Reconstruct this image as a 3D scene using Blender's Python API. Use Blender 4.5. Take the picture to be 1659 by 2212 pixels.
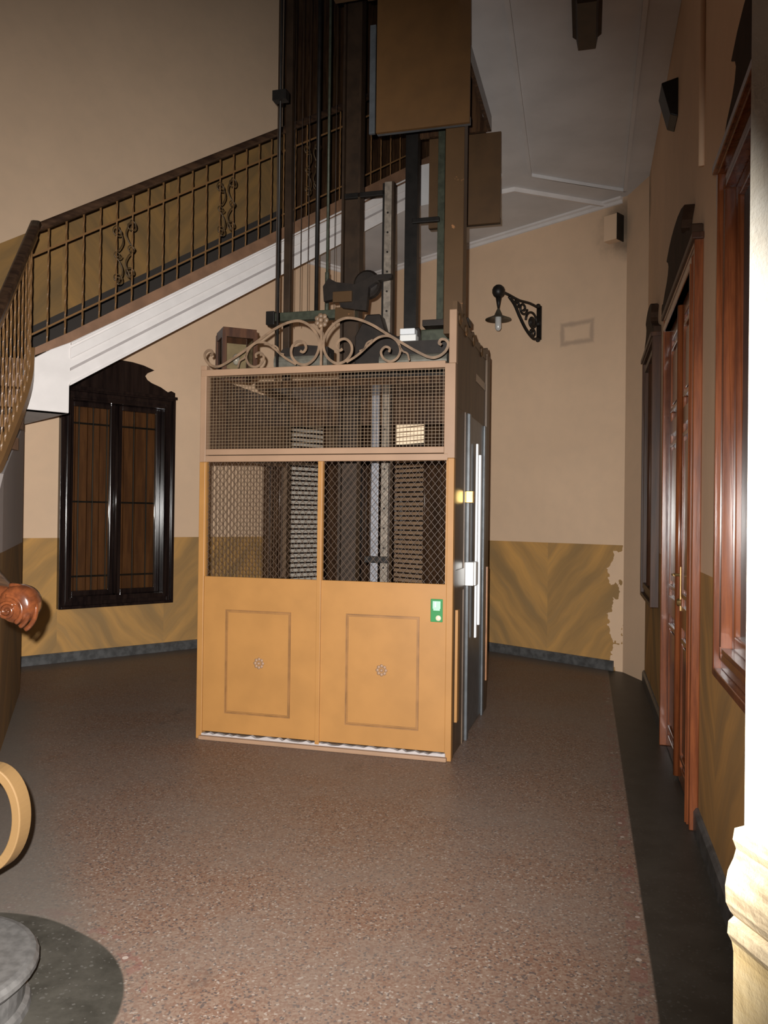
import bpy, bmesh, math, random
from math import sin, cos, pi, atan2, sqrt, radians
from mathutils import Vector, Matrix
random.seed(7)
SC = bpy.context.scene
COL = SC.collection
for o in list(bpy.data.objects):
    bpy.data.objects.remove(o)

# ------------------------------------------------------------------ camera, light, exposure
F_PX, ROLL, PITCH, CAM_H = 1740.0, 0.0125, 0.00718, 1.6
cam = bpy.data.cameras.new('camera'); cam_o = bpy.data.objects.new('camera', cam); COL.objects.link(cam_o)
cam.sensor_fit = 'HORIZONTAL'; cam.sensor_width = 36.0; cam.lens = 36.0 * F_PX / 1659.0
cam.clip_start = 0.05; cam.clip_end = 100
cp, sp, cr, sr = cos(PITCH), sin(PITCH), cos(ROLL), sin(ROLL)
cam_o.matrix_world = Matrix(((cr, -sr, 0, 0), (-sp * sr, -sp * cr, -cp, 0), (cp * sr, cp * cr, -sp, CAM_H), (0, 0, 0, 1)))
SC.camera = cam_o

world = bpy.data.worlds.new('world'); SC.world = world; world.use_nodes = True
world.node_tree.nodes['Background'].inputs[0].default_value = (0.75, 0.8, 1.0, 1)
world.node_tree.nodes['Background'].inputs[1].default_value = 0.012

# the photographer's flash, just up and left of the lens
fl = bpy.data.lights.new('camera_flash', 'SPOT'); fl_o = bpy.data.objects.new('camera_flash', fl); COL.objects.link(fl_o)
fl.energy = 2300; fl.spot_size = radians(96); fl.spot_blend = 1.0; fl.shadow_soft_size = 0.012
fl.color = (1.0, 0.97, 0.93)
fl_o.location = (-0.05, 0.0, 1.66); fl_o.rotation_euler = (radians(84), 0, radians(13))

SC.view_settings.view_transform = 'Standard'; SC.view_settings.look = 'None'
SC.view_settings.gamma = 1; SC.view_settings.use_curve_mapping = False
SC.view_settings.exposure = 0.0

# ------------------------------------------------------------------ materials
class G:
    def __init__(s, name):
        s.mat = bpy.data.materials.new(name); s.mat.use_nodes = True
        s.t = s.mat.node_tree; s.n = s.t.nodes; s.l = s.t.links
        s.b = s.n['Principled BSDF']
        tc = s.n.new('ShaderNodeTexCoord'); s.P = tc.outputs['Object']
        sx = s.n.new('ShaderNodeSeparateXYZ'); s.l.new(s.P, sx.inputs[0])
        s.x, s.y, s.z = sx.outputs
    def put(s, sock, v):
        if isinstance(v, bpy.types.NodeSocket): s.l.new(v, sock)
        elif v is not None: sock.default_value = v if not isinstance(v, tuple) or len(v) != 3 or sock.type == 'VECTOR' else (*v, 1)
    def m(s, op, a, b=None, c=None):
        n = s.n.new('ShaderNodeMath'); n.operation = op
        for i, v in enumerate((a, b, c)): s.put(n.inputs[i], v)
        return n.outputs[0]
    def step(s, v, a, b):
        n = s.n.new('ShaderNodeMapRange'); n.interpolation_type = 'SMOOTHSTEP'
        s.put(n.inputs[0], v); s.put(n.inputs[1], a); s.put(n.inputs[2], b)
        return n.outputs[0]
    def noise(s, scale, detail=3, vec=None, rough=0.55):
        n = s.n.new('ShaderNodeTexNoise'); s.put(n.inputs['Vector'], vec or s.P)
        n.inputs['Scale'].default_value = scale; n.inputs['Detail'].default_value = detail; n.inputs['Roughness'].default_value = rough
        return n.outputs[0]
    def vec(s, x, y, z):
        n = s.n.new('ShaderNodeCombineXYZ')
        for i, v in enumerate((x, y, z)): s.put(n.inputs[i], v)
        return n.outputs[0]
    def mix(s, f, a, b):
        n = s.n.new('ShaderNodeMix'); n.data_type = 'RGBA'
        s.put(n.inputs[0], f); s.put(n.inputs[6], a); s.put(n.inputs[7], b)
        return n.outputs[2]
    def bump(s, h, strength=0.2, dist=0.01):
        n = s.n.new('ShaderNodeBump'); n.inputs['Strength'].default_value = strength; n.inputs['Distance'].default_value = dist
        s.put(n.inputs['Height'], h); s.l.new(n.outputs[0], s.b.inputs['Normal'])
    def out(s, col, rough=0.6, metal=0.0, spec=None):
        s.put(s.b.inputs['Base Color'], col); s.put(s.b.inputs['Roughness'], rough); s.put(s.b.inputs['Metallic'], metal)
        if spec is not None: s.b.inputs['Specular IOR Level'].default_value = spec
        return s.mat

def simple(name, c, rough=0.5, metal=0.0, var=0.25, scale=9.0, bump=0.0, spec=None):
    g = G(name)
    n = g.step(g.noise(scale, 5), 0.3, 0.7)
    d = tuple(v * (1 - var) for v in c)
    if bump: g.bump(g.noise(scale * 6, 3), bump, 0.004)
    return g.out(g.mix(n, d, c), rough, metal, spec)

def wood(name, c, c2, rough=0.3, axis='z', scale=1.0, spec=0.5):
    g = G(name)
    k = {'z': (14, 14, 1.2), 'x': (1.2, 14, 14), 'y': (14, 1.2, 14)}[axis]
    v = g.vec(g.m('MULTIPLY', g.x, k[0] * scale), g.m('MULTIPLY', g.y, k[1] * scale), g.m('MULTIPLY', g.z, k[2] * scale))
    n = g.step(g.noise(1.6, 6, v, 0.65), 0.33, 0.68)
    g.bump(n, 0.06, 0.003)
    return g.out(g.mix(n, c2, c), rough, 0.0, spec)

def chipped(name, c, under, amount=0.62, rough=0.5, scale=14, spec=0.4):
    g = G(name)
    n1 = g.noise(scale, 6, None, 0.7)
    chip = g.step(n1, amount, amount + 0.02)
    v = g.step(g.noise(3.5, 4), 0.3, 0.7)
    base = g.mix(v, tuple(x * 0.88 for x in c), c)
    return g.out(g.mix(chip, base, under), rough, 0.0, spec)

BEIGE = (0.78, 0.555, 0.375)
def marble(g, period=2.45, phase=0.0):
    # painted book-matched marble: V-shaped streaks in panels
    u = g.m('ADD', g.x, phase)
    tri = g.m('PINGPONG', u, period / 2)
    w = g.m('ADD', g.m('MULTIPLY', g.noise(1.6, 2), 0.35), 0.0)
    t = g.m('ADD', g.m('SUBTRACT', g.z, g.m('MULTIPLY', tri, 1.15)), w)
    along = g.m('ADD', g.m('MULTIPLY', g.z, 0.35), tri)
    v = g.vec(g.m('MULTIPLY', t, 2.7), g.m('MULTIPLY', along, 0.5), g.m('FLOOR', g.m('DIVIDE', u, period / 2)))
    n = g.step(g.noise(1.0, 5, v, 0.55), 0.30, 0.72)
    n2 = g.step(g.noise(2.7, 5, v, 0.7), 0.45, 0.75)
    c = g.mix(n, (0.30, 0.185, 0.078), (0.60, 0.325, 0.10))
    return g.mix(g.m('MULTIPLY', n2, 0.5), c, (0.33, 0.215, 0.10))

def wall_mat(name, dado=True, base=BEIGE, dark=0.0, stairs=False, ragged=None, outline=None, phase=0.0, grime=None):
    g = G(name)
    n = g.step(g.noise(0.9, 5), 0.3, 0.7)
    n2 = g.step(g.noise(7.0, 5), 0.35, 0.7)
    c = g.mix(n, tuple(v * 0.92 for v in base), base)
    c = g.mix(g.m('MULTIPLY', n2, 0.08), c, (0.45, 0.36, 0.28))
    if outline:          # dirt outline left by a removed fitting, and the drip below it
        cu, cz, hu, hz = outline
        wob = g.m('MULTIPLY', g.m('SUBTRACT', g.noise(9, 3), 0.5), 0.04)
        du = g.m('SUBTRACT', g.m('ABSOLUTE', g.m('SUBTRACT', g.x, cu)), hu)
        dz = g.m('SUBTRACT', g.m('ABSOLUTE', g.m('SUBTRACT', g.m('ADD', g.z, g.m('MULTIPLY', g.m('SUBTRACT', g.x, cu), 0.02)), cz)), hz)
        d = g.m('ADD', g.m('ABSOLUTE', g.m('MAXIMUM', du, dz)), wob)
        f = g.m('MULTIPLY', g.m('SUBTRACT', 1.0, g.step(d, 0.004, 0.045)), 0.42)
        c = g.mix(f, c, (0.20, 0.15, 0.13))
    if grime:            # soot patch in the upper corner
        du = g.m('SUBTRACT', g.x, grime[0]); dz = g.m('SUBTRACT', g.z, grime[1])
        r = g.m('SQRT', g.m('ADD', g.m('MULTIPLY', du, du), g.m('MULTIPLY', dz, dz)))
        f = g.m('MULTIPLY', g.m('SUBTRACT', 1.0, g.step(g.m('ADD', r, g.m('MULTIPLY', g.noise(5, 4), 0.35)), 0.25, 0.65)), 0.8)
        c = g.mix(f, c, (0.10, 0.08, 0.06))
    if dado:
        mk = marble(g, phase=phase)
        f = g.m('LESS_THAN', g.z, 1.34)
        if ragged is not None:
            edge = g.m('ADD', ragged, g.m('MULTIPLY', g.m('SUBTRACT', g.noise(4.0, 4), 0.55), 0.7))
            f = g.m('MULTIPLY', f, g.m('LESS_THAN', g.x, edge))
        line = g.step(g.m('ABSOLUTE', g.m('SUBTRACT', g.z, 1.335)), 0.004, 0.014)
        if dark: mk = g.mix(dark, mk, (0.10, 0.06, 0.03))  # deepens the dado colour to paint shade into it
        c = g.mix(f, c, mk)
        if stairs:
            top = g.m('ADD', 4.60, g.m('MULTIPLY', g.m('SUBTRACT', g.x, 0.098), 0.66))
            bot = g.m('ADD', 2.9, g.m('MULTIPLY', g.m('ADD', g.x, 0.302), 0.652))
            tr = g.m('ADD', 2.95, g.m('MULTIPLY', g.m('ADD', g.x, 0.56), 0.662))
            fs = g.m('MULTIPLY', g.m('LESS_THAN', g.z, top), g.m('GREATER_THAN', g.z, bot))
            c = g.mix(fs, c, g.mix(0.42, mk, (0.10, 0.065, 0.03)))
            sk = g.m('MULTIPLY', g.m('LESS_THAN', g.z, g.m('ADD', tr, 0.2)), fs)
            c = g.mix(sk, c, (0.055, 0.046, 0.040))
    g.bump(g.noise(40, 3), 0.08, 0.004)
    return g.out(c, 0.75, 0.0, 0.25)

M = {}
M['wall_bl'] = wall_mat('painted_plaster_stair_wall', stairs=True, phase=0.85)
M['wall_br'] = wall_mat('painted_plaster_back_wall', ragged=4.0, outline=(3.45, 3.69, 0.19, 0.105), phase=-3.1 + 2.45, grime=(4.1, 4.75))
M['wall_r'] = wall_mat('painted_plaster_right_wall', phase=0.4, grime=(-0.1, 4.8))
M['wall_s'] = wall_mat('shade_toned_side_plaster', phase=0.2, base=(0.40, 0.355, 0.34), dark=0.6)  # shade beside the stair put into the greyer base and darkened dado
M['wall_plain'] = wall_mat('painted_plaster_plain', dado=False)
M['ceil'] = simple('grey_white_plaster', (0.70, 0.69, 0.69), 0.8, var=0.12, scale=2.0, spec=0.2)
M['white'] = simple('white_distemper', (0.74, 0.70, 0.68), 0.7, var=0.08, scale=5.0, spec=0.25)
M['groove'] = simple('grey_moulding_paint', (0.42, 0.38, 0.37), 0.7, var=0.1)
M['skirt'] = simple('grey_marble_skirting', (0.105, 0.105, 0.105), 0.4, var=0.5, scale=14)
M['ochre'] = chipped('ochre_gloss_paint', (0.355, 0.172, 0.05), (0.20, 0.10, 0.045), 0.74, 0.45, 30)
M['buff'] = chipped('buff_paint', (0.30, 0.185, 0.115), (0.14, 0.08, 0.055), 0.76, 0.5, 30)
M['line'] = simple('dirty_moulding_paint', (0.26, 0.125, 0.042), 0.45, var=0.3)
M['mesh_up'] = simple('painted_wire', (0.20, 0.135, 0.08), 0.45, 0.0, 0.3, 20)
M['mesh_low'] = simple('brown_painted_wire', (0.10, 0.06, 0.036), 0.5, 0.0, 0.3, 20)
M['crest'] = simple('cream_painted_iron', (0.22, 0.14, 0.085), 0.5, 0.0, 0.4, 15)
M['dark_wood'] = wood('dark_varnished_wood', (0.10, 0.052, 0.026), (0.035, 0.018, 0.011), 0.25)
M['side_wood'] = wood('aged_brown_wood', (0.11, 0.066, 0.034), (0.06, 0.034, 0.019), 0.45)
M['carved'] = chipped('carved_brown_wood', (0.085, 0.046, 0.02), (0.26, 0.12, 0.05), 0.64, 0.4, 8)
M['black_wood'] = wood('black_polished_wood', (0.020, 0.012, 0.010), (0.008, 0.005, 0.005), 0.16, spec=0.6)
M['mahogany'] = wood('mahogany_varnish', (0.21, 0.060, 0.019), (0.10, 0.027, 0.010), 0.22, spec=0.6)
M['mahogany_dark'] = wood('dark_mahogany_varnish', (0.075, 0.032, 0.016), (0.036, 0.016, 0.010), 0.42, spec=0.2)
M['volute'] = wood('red_varnished_handrail', (0.085, 0.024, 0.008), (0.04, 0.012, 0.005), 0.15, 'y', spec=0.7)
M['rail_wood'] = wood('dark_handrail_wood', (0.075, 0.04, 0.022), (0.03, 0.016, 0.01), 0.3, 'x')
M['shutter'] = wood('brown_shutter_wood', (0.20, 0.085, 0.03), (0.11, 0.045, 0.018), 0.45)
M['louvre'] = simple('pale_louvre_slats', (0.80, 0.74, 0.65), 0.45, var=0.15)
M['louvre_br'] = simple('brown_louvre_slats', (0.60, 0.40, 0.25), 0.5, var=0.2)
M['grey_metal'] = simple('grey_enamel', (0.115, 0.125, 0.135), 0.35, 0.3, 0.3, 12)
M['rail_metal'] = simple('pale_guide_rail_steel', (0.33, 0.33, 0.36), 0.45, 0.2, 0.25, 25)
M['rail_metal2'] = simple('worn_guide_rail_steel', (0.30, 0.25, 0.20), 0.5, 0.2, 0.4, 25)
M['green_metal'] = simple('green_oxidised_steel', (0.065, 0.072, 0.048), 0.5, 0.2, 0.4, 20)
M['brown_metal'] = simple('brown_painted_steel', (0.045, 0.025, 0.013), 0.5, 0.1, 0.4, 9)
M['black_metal'] = simple('black_iron', (0.018, 0.015, 0.013), 0.45, 0.3, 0.4, 12)
M['grease'] = simple('greasy_black_machinery', (0.024, 0.017, 0.013), 0.45, 0.1, 0.4, 12)
M['drum'] = simple('grey_painted_drum', (0.17, 0.16, 0.13), 0.4, 0.2, 0.4, 14)
M['alu'] = simple('white_aluminium', (0.78, 0.80, 0.82), 0.35, 0.0, 0.06, 10)
M['white_plastic'] = simple('white_plastic', (0.8, 0.8, 0.78), 0.35, 0.0, 0.04)
M['brass'] = simple('polished_brass', (0.85, 0.58, 0.20), 0.28, 0.9, 0.15, 20)
M['steel'] = simple('brushed_steel', (0.72, 0.72, 0.70), 0.3, 0.6, 0.1, 20)
M['board'] = simple('ochre_board', (0.105, 0.048, 0.0115), 0.6, var=0.18, scale=6)
M['board_brown'] = simple('brown_board', (0.085, 0.041, 0.012), 0.6, var=0.2, scale=6)
M['green'] = simple('green_sign_plastic', (0.022, 0.20, 0.055), 0.35, var=0.15)
M['sign_pale'] = simple('pale_green_print', (0.34, 0.62, 0.43), 0.45, var=0.1, scale=40)
M['sign_white'] = simple('white_print', (0.62, 0.80, 0.66), 0.45, var=0.05)
M['button'] = simple('cream_button', (0.60, 0.58, 0.42), 0.4, var=0.1)
M['baluster'] = chipped('bronze_painted_iron', (0.20, 0.105, 0.042), (0.10, 0.05, 0.025), 0.66, 0.32, 30)
M['scroll_dark'] = simple('dark_bronze_iron', (0.085, 0.05, 0.02), 0.45, 0.1, 0.4, 20)
M['cream_iron'] = chipped('cream_iron_paint', (0.165, 0.095, 0.036), (0.03, 0.02, 0.014), 0.70, 0.6, 16)
M['strip_brown'] = simple('brown_tread_edge', (0.235, 0.125, 0.07), 0.6, var=0.3, scale=6)
M['tread'] = simple('grey_stone_tread', (0.045, 0.043, 0.041), 0.5, var=0.4, scale=30)
M['step_stone'] = simple('pale_grey_stone_step', (0.105, 0.10, 0.096), 0.55, var=0.35, scale=30)
M['crest_wood'] = simple('dull_dark_crest_wood', (0.050, 0.026, 0.015), 0.7, var=0.4, spec=0.12)
M['grey_pane'] = simple('dusty_grey_pane', (0.085, 0.088, 0.092), 0.35, var=0.3, scale=6, spec=0.3)
M['dark_pane'] = simple('dark_window_pane', (0.018, 0.020, 0.017), 0.3, var=0.2, spec=0.3)
M['old_brass'] = simple('tarnished_brass', (0.30, 0.19, 0.075), 0.35, 0.8, 0.2, 20)
M['bulb'] = simple('milky_glass', (0.50, 0.49, 0.47), 0.15, 0.0, 0.05)
M['shade'] = simple('dull_enamel_shade', (0.085, 0.075, 0.055), 0.4, 0.3, 0.2)
M['orange'] = simple('orange_lacquer', (0.42, 0.19, 0.08), 0.35, var=0.35, scale=12)
M['pane_cream'] = simple('dusty_cream_glass', (0.34, 0.28, 0.18), 0.3, var=0.3, scale=8)
g = G('thin_glass')
tr_ = g.n.new('ShaderNodeBsdfTransparent'); gl_ = g.n.new('ShaderNodeBsdfGlossy'); gl_.inputs['Roughness'].default_value = 0.04
mx_ = g.n.new('ShaderNodeMixShader'); fr_ = g.n.new('ShaderNodeFresnel'); fr_.inputs[0].default_value = 1.45
tr_.inputs[0].default_value = (0.86, 0.84, 0.80, 1)
g.l.new(fr_.outputs[0], mx_.inputs[0]); g.l.new(tr_.outputs[0], mx_.inputs[1]); g.l.new(gl_.outputs[0], mx_.inputs[2])
g.l.new(mx_.outputs[0], g.n['Material Output'].inputs[0]); M['glass'] = g.mat
g = G('glow_pane')  # added emissive pane, brightens the louvre top with no lamp behind
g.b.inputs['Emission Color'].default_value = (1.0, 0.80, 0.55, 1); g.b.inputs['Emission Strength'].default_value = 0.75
M['glow'] = g.out((0.8, 0.7, 0.55), 0.5)
# pier: pale paint above, yellowed paint below, flaking on the moulding
g = G('flaking_pier_paint')
n = g.step(g.noise(3, 6, g.vec(g.x, g.y, g.m('MULTIPLY', g.z, 4.0)), 0.7), 0.3, 0.7)
up = g.mix(n, (0.80, 0.72, 0.58), (0.86, 0.82, 0.72))
lo = g.mix(n, (0.62, 0.45, 0.21), (0.74, 0.60, 0.36))
mo = g.mix(g.step(g.noise(9, 6, g.vec(g.x, g.y, g.m('MULTIPLY', g.z, 5.0)), 0.7), 0.35, 0.65), (0.42, 0.32, 0.20), (0.78, 0.64, 0.42))
c = g.mix(g.step(g.z, 1.2206, 1.2265), mo, up); c = g.mix(g.step(g.z, 1.0824, 1.0941), lo, c)
chip = g.m('MULTIPLY', g.step(g.noise(26, 5, None, 0.7), 0.66, 0.68), g.m('LESS_THAN', g.z, 1.2353))
g.bump(g.noise(14, 6, None, 0.7), 0.5, 0.01)
M['pier'] = g.out(g.mix(chip, c, (0.85, 0.84, 0.80)), 0.7, 0.0, 0.25)

# floor: reddish terrazzo field, dark stone border along the walls and around the stair foot
R0 = (2.6114, 8.0248); RU = Vector((-0.24364, -0.96987, 0)).normalized(); RN = Vector((-0.96987, 0.24364, 0))
BL0 = Vector((-3.7826, 8.4148, 0)); BLU = Vector((0.75721, 0.65318, 0)); BLN = Vector((0.65318, -0.75721, 0))
BR0 = Vector((-0.2714, 11.4436, 0)); BRU = Vector((0.69415, -0.71983, 0)); BRN = Vector((-0.71983, -0.69415, 0))
A0 = Vector((-1.3222, 5.8302, 0)); AU = Vector((0.96409, -0.26559, 0)); AV = Vector((0.26559, 0.96409, 0))
S0 = BL0 + BLN * 2.2

def floor_mat():
    g = G('terrazzo_floor')
    def dist(p, n):
        return g.m('ADD', g.m('MULTIPLY', g.m('SUBTRACT', g.x, p[0]), n[0]), g.m('MULTIPLY', g.m('SUBTRACT', g.y, p[1]), n[1]))
    def seg(a, b):
        dx, dy = b[0] - a[0], b[1] - a[1]; L2 = dx * dx + dy * dy
        t = g.m('DIVIDE', g.m('ADD', g.m('MULTIPLY', g.m('SUBTRACT', g.x, a[0]), dx), g.m('MULTIPLY', g.m('SUBTRACT', g.y, a[1]), dy)), L2)
        t = g.m('MINIMUM', g.m('MAXIMUM', t, 0.0), 1.0)
        ex = g.m('SUBTRACT', g.m('SUBTRACT', g.x, a[0]), g.m('MULTIPLY', t, dx))
        ey = g.m('SUBTRACT', g.m('SUBTRACT', g.y, a[1]), g.m('MULTIPLY', t, dy))
        return g.m('SQRT', g.m('ADD', g.m('MULTIPLY', ex, ex), g.m('MULTIPLY', ey, ey)))
    dr = dist(R0, RN); dbl = dist(BL0, BLN); dbr = dist(BR0, BRN)
    ds = g.m('MINIMUM', seg((-1.45, 2.55), (-2.9, 5.28)), seg((-2.9, 5.28), (-3.35, 6.45)))
    dc = seg((-1.45, 2.55), (-1.55, 2.62))
    bord = g.m('MINIMUM', g.m('SUBTRACT', dr, 0.335), g.m('SUBTRACT', dc, 0.62))
    fb = g.m('SUBTRACT', 1.0, g.step(bord, -0.006, 0.006))
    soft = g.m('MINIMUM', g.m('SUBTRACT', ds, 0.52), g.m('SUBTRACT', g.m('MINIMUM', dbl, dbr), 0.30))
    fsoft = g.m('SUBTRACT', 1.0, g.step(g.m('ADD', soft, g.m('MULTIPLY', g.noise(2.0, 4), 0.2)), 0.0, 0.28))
    vo = g.n.new('ShaderNodeTexVoronoi'); vo.inputs['Scale'].default_value = 125; g.l.new(g.P, vo.inputs[0])
    sep = g.n.new('ShaderNodeSeparateColor'); g.l.new(vo.outputs['Color'], sep.inputs[0])
    r1 = sep.outputs[0]
    c = g.mix(g.step(r1, 0.2, 0.8), (0.138, 0.075, 0.051), (0.185, 0.124, 0.091))
    c = g.mix(g.m('GREATER_THAN', r1, 0.95), c, (0.26, 0.21, 0.175))
    c = g.mix(g.m('LESS_THAN', sep.outputs[1], 0.10), c, (0.07, 0.05, 0.045))
    wear = g.step(g.noise(1.3, 6, None, 0.6), 0.33, 0.68)
    c = g.mix(g.m('MULTIPLY', wear, 0.45), c, (0.155, 0.13, 0.112))
    st = g.step(g.noise(2.6, 6, g.vec(g.x, g.m('MULTIPLY', g.y, 0.5), 0.0), 0.7), 0.60, 0.72)
    c = g.mix(g.m('MULTIPLY', st, 0.55), c, (0.055, 0.045, 0.042))
    # white chip row beside the border line
    band = g.m('MULTIPLY', g.m('LESS_THAN', g.m('ABSOLUTE', g.m('SUBTRACT', bord, 0.045)), 0.03), 1.0)
    v2 = g.n.new('ShaderNodeTexVoronoi'); v2.inputs['Scale'].default_value = 22; g.l.new(g.P, v2.inputs[0])
    s2 = g.n.new('ShaderNodeSeparateColor'); g.l.new(v2.outputs['Color'], s2.inputs[0])
    pale = g.m('MULTIPLY', g.m('MULTIPLY', band, g.m('GREATER_THAN', s2.outputs[0], 0.86)), g.m('LESS_THAN', v2.outputs['Distance'], 0.25))
    red = g.m('MULTIPLY', band, g.m('LESS_THAN', s2.outputs[1], 0.35))
    c = g.mix(g.m('MULTIPLY', red, 0.4), c, (0.16, 0.06, 0.05))
    c = g.mix(g.m('MULTIPLY', pale, 0.8), c, (0.36, 0.30, 0.26))
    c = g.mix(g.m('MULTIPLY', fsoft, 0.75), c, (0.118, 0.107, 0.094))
    dk = g.mix(g.step(g.noise(5, 6, None, 0.7), 0.3, 0.7), (0.028, 0.026, 0.021), (0.058, 0.053, 0.044))
    dk = g.mix(g.m('GREATER_THAN', r1, 0.96), dk, (0.075, 0.07, 0.062))
    rdark = g.m('MULTIPLY', g.m('LESS_THAN', dr, 0.335), 0.62)
    dk = g.mix(rdark, dk, (0.016, 0.014, 0.011))
    c = g.mix(fb, c, dk)
    g.bump(g.noise(30, 3), 0.05, 0.004)
    return g.out(c, 0.48, 0.0, 0.35)
M['floor'] = floor_mat()

# ------------------------------------------------------------------ mesh helpers
class MB:
    def __init__(s): s.v = []; s.f = []
    def add(s, vs, fs):
        k = len(s.v); s.v += [tuple(v) for v in vs]; s.f += [tuple(i + k for i in f) for f in fs]; return s
    def box(s, x0, x1, y0, y1, z0, z1):
        vs = [(x, y, z) for z in (z0, z1) for y in (y0, y1) for x in (x0, x1)]
        return s.add(vs, [(0, 2, 3, 1), (4, 5, 7, 6), (0, 1, 5, 4), (2, 6, 7, 3), (0, 4, 6, 2), (1, 3, 7, 5)])
    def prism(s, poly, a, b, axis='y'):
        # polygon of (p, q) extruded from a to b; axis y: (x,z), axis x: (y,z), axis z: (x,y)
        def pt(p, q, t): return {'y': (p, t, q), 'x': (t, p, q), 'z': (p, q, t)}[axis]
        n = len(poly)
        vs = [pt(p, q, a) for p, q in poly] + [pt(p, q, b) for p, q in poly]
        return s.add(vs, [tuple(range(n)), tuple(range(2 * n - 1, n - 1, -1))] + [(i, i + n, (i + 1) % n + n, (i + 1) % n) for i in range(n)])
    def sweep(s, pts, section, closed=False, up=None, scale=None):
        pts = [Vector(p) for p in pts]; n = len(pts); m = len(section); vs = []
        nrm = None
        for i, p in enumerate(pts):
            t = (pts[(i + 1) % n] - pts[i - 1]) if closed else (pts[min(i + 1, n - 1)] - pts[max(i - 1, 0)])
            t = t.normalized() if t.length > 1e-9 else Vector((0, 0, 1))
            if up is not None:
                a = Vector(up) - t * t.dot(Vector(up))
                a = a.normalized() if a.length > 1e-6 else t.orthogonal().normalized()
            else:
                a = t.orthogonal().normalized() if nrm is None else (nrm - t * nrm.dot(t)).normalized()
            nrm = a; b = t.cross(a); k = scale[i] if scale else 1.0
            vs += [p + (a * q[0] + b * q[1]) * k for q in section]
        fs = []
        for i in range(n if closed else n - 1):
            j = (i + 1) % n
            fs += [(i * m + k, i * m + (k + 1) % m, j * m + (k + 1) % m, j * m + k) for k in range(m)]
        if not closed: fs += [tuple(range(m - 1, -1, -1)), tuple((n - 1) * m + k for k in range(m))]
        return s.add(vs, fs)
    def tube(s, pts, r, seg=8, closed=False, scale=None):
        return s.sweep(pts, [(r * cos(2 * pi * k / seg), r * sin(2 * pi * k / seg)) for k in range(seg)], closed, None, scale)
    def bar(s, pts, w, h, closed=False, up=(0, 0, 1)):
        return s.sweep(pts, [(h / 2, -w / 2), (h / 2, w / 2), (-h / 2, w / 2), (-h / 2, -w / 2)], closed, up)
    def lathe(s, prof, c=(0, 0, 0), axis='z', seg=24):
        vs = []; n = len(prof)
        for k in range(seg):
            a = 2 * pi * k / seg
            for r, h in prof:
                p = {'z': (r * cos(a), r * sin(a), h), 'y': (r * cos(a), h, r * sin(a)), 'x': (h, r * cos(a), r * sin(a))}[axis]
                vs.append((c[0] + p[0], c[1] + p[1], c[2] + p[2]))
        fs = []
        for k in range(seg):
            j = (k + 1) % seg
            fs += [(k * n + i, j * n + i, j * n + i + 1, k * n + i + 1) for i in range(n - 1)]
        return s.add(vs, fs)
    def ball(s, c, r, seg=12):
        if not isinstance(r, tuple): r = (r, r, r)
        vs = []; rings = seg // 2
        for i in range(rings + 1):
            t = pi * i / rings
            for k in range(seg):
                a = 2 * pi * k / seg
                vs.append((c[0] + r[0] * sin(t) * cos(a), c[1] + r[1] * sin(t) * sin(a), c[2] + r[2] * cos(t)))
        return s.add(vs, [(i * seg + k, i * seg + (k + 1) % seg, (i + 1) * seg + (k + 1) % seg, (i + 1) * seg + k) for i in range(rings) for k in range(seg)])
    def build(s, name, mat, parent=None, smooth=False, bevel=0.0):
        me = bpy.data.meshes.new(name); me.from_pydata(s.v, [], s.f)
        bm = bmesh.new(); bm.from_mesh(me); bmesh.ops.remove_doubles(bm, verts=bm.verts, dist=1e-6)
        bmesh.ops.recalc_face_normals(bm, faces=bm.faces); bm.to_mesh(me); bm.free()
        me.materials.append(M[mat] if isinstance(mat, str) else mat)
        if smooth:
            for p in me.polygons: p.use_smooth = True
        o = bpy.data.objects.new(name, me); COL.objects.link(o)
        if parent: o.parent = parent
        if bevel:
            b = o.modifiers.new('bevel', 'BEVEL'); b.width = bevel; b.segments = 2; b.limit_method = 'ANGLE'
        return o

def tag(o, label, cat, group=None, kind=None):
    o['label'] = label; o['category'] = cat
    if group: o['group'] = group
    if kind: o['kind'] = kind
    return o
def place(o, origin, u, v=0.0, along=0.0, z=0.0):
    u = Vector(u); w = Vector((-u.y, u.x, 0)); o.location = Vector(origin) + u * along + w * v + Vector((0, 0, z))
    o.rotation_euler = (0, 0, atan2(u.y, u.x)); return o
def empty(name, origin, u=(1, 0, 0), along=0.0, v=0.0, z=0.0):
    o = bpy.data.objects.new(name, None); o.empty_display_size = 0.1; COL.objects.link(o); return place(o, origin, u, v, along, z)
def spline(pts, n=10):
    P = [Vector(p) for p in pts]; P = [P[0] * 2 - P[1]] + P + [P[-1] * 2 - P[-2]]; out = []
    for i in range(1, len(P) - 2):
        for k in range(n):
            t = k / n; a, b, c, d = P[i - 1], P[i], P[i + 1], P[i + 2]
            out.append(0.5 * (2 * b + (c - a) * t + (2 * a - 5 * b + 4 * c - d) * t * t + (3 * b - a - 3 * c + d) * t ** 3))
    return out + [P[-2]]

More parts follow.
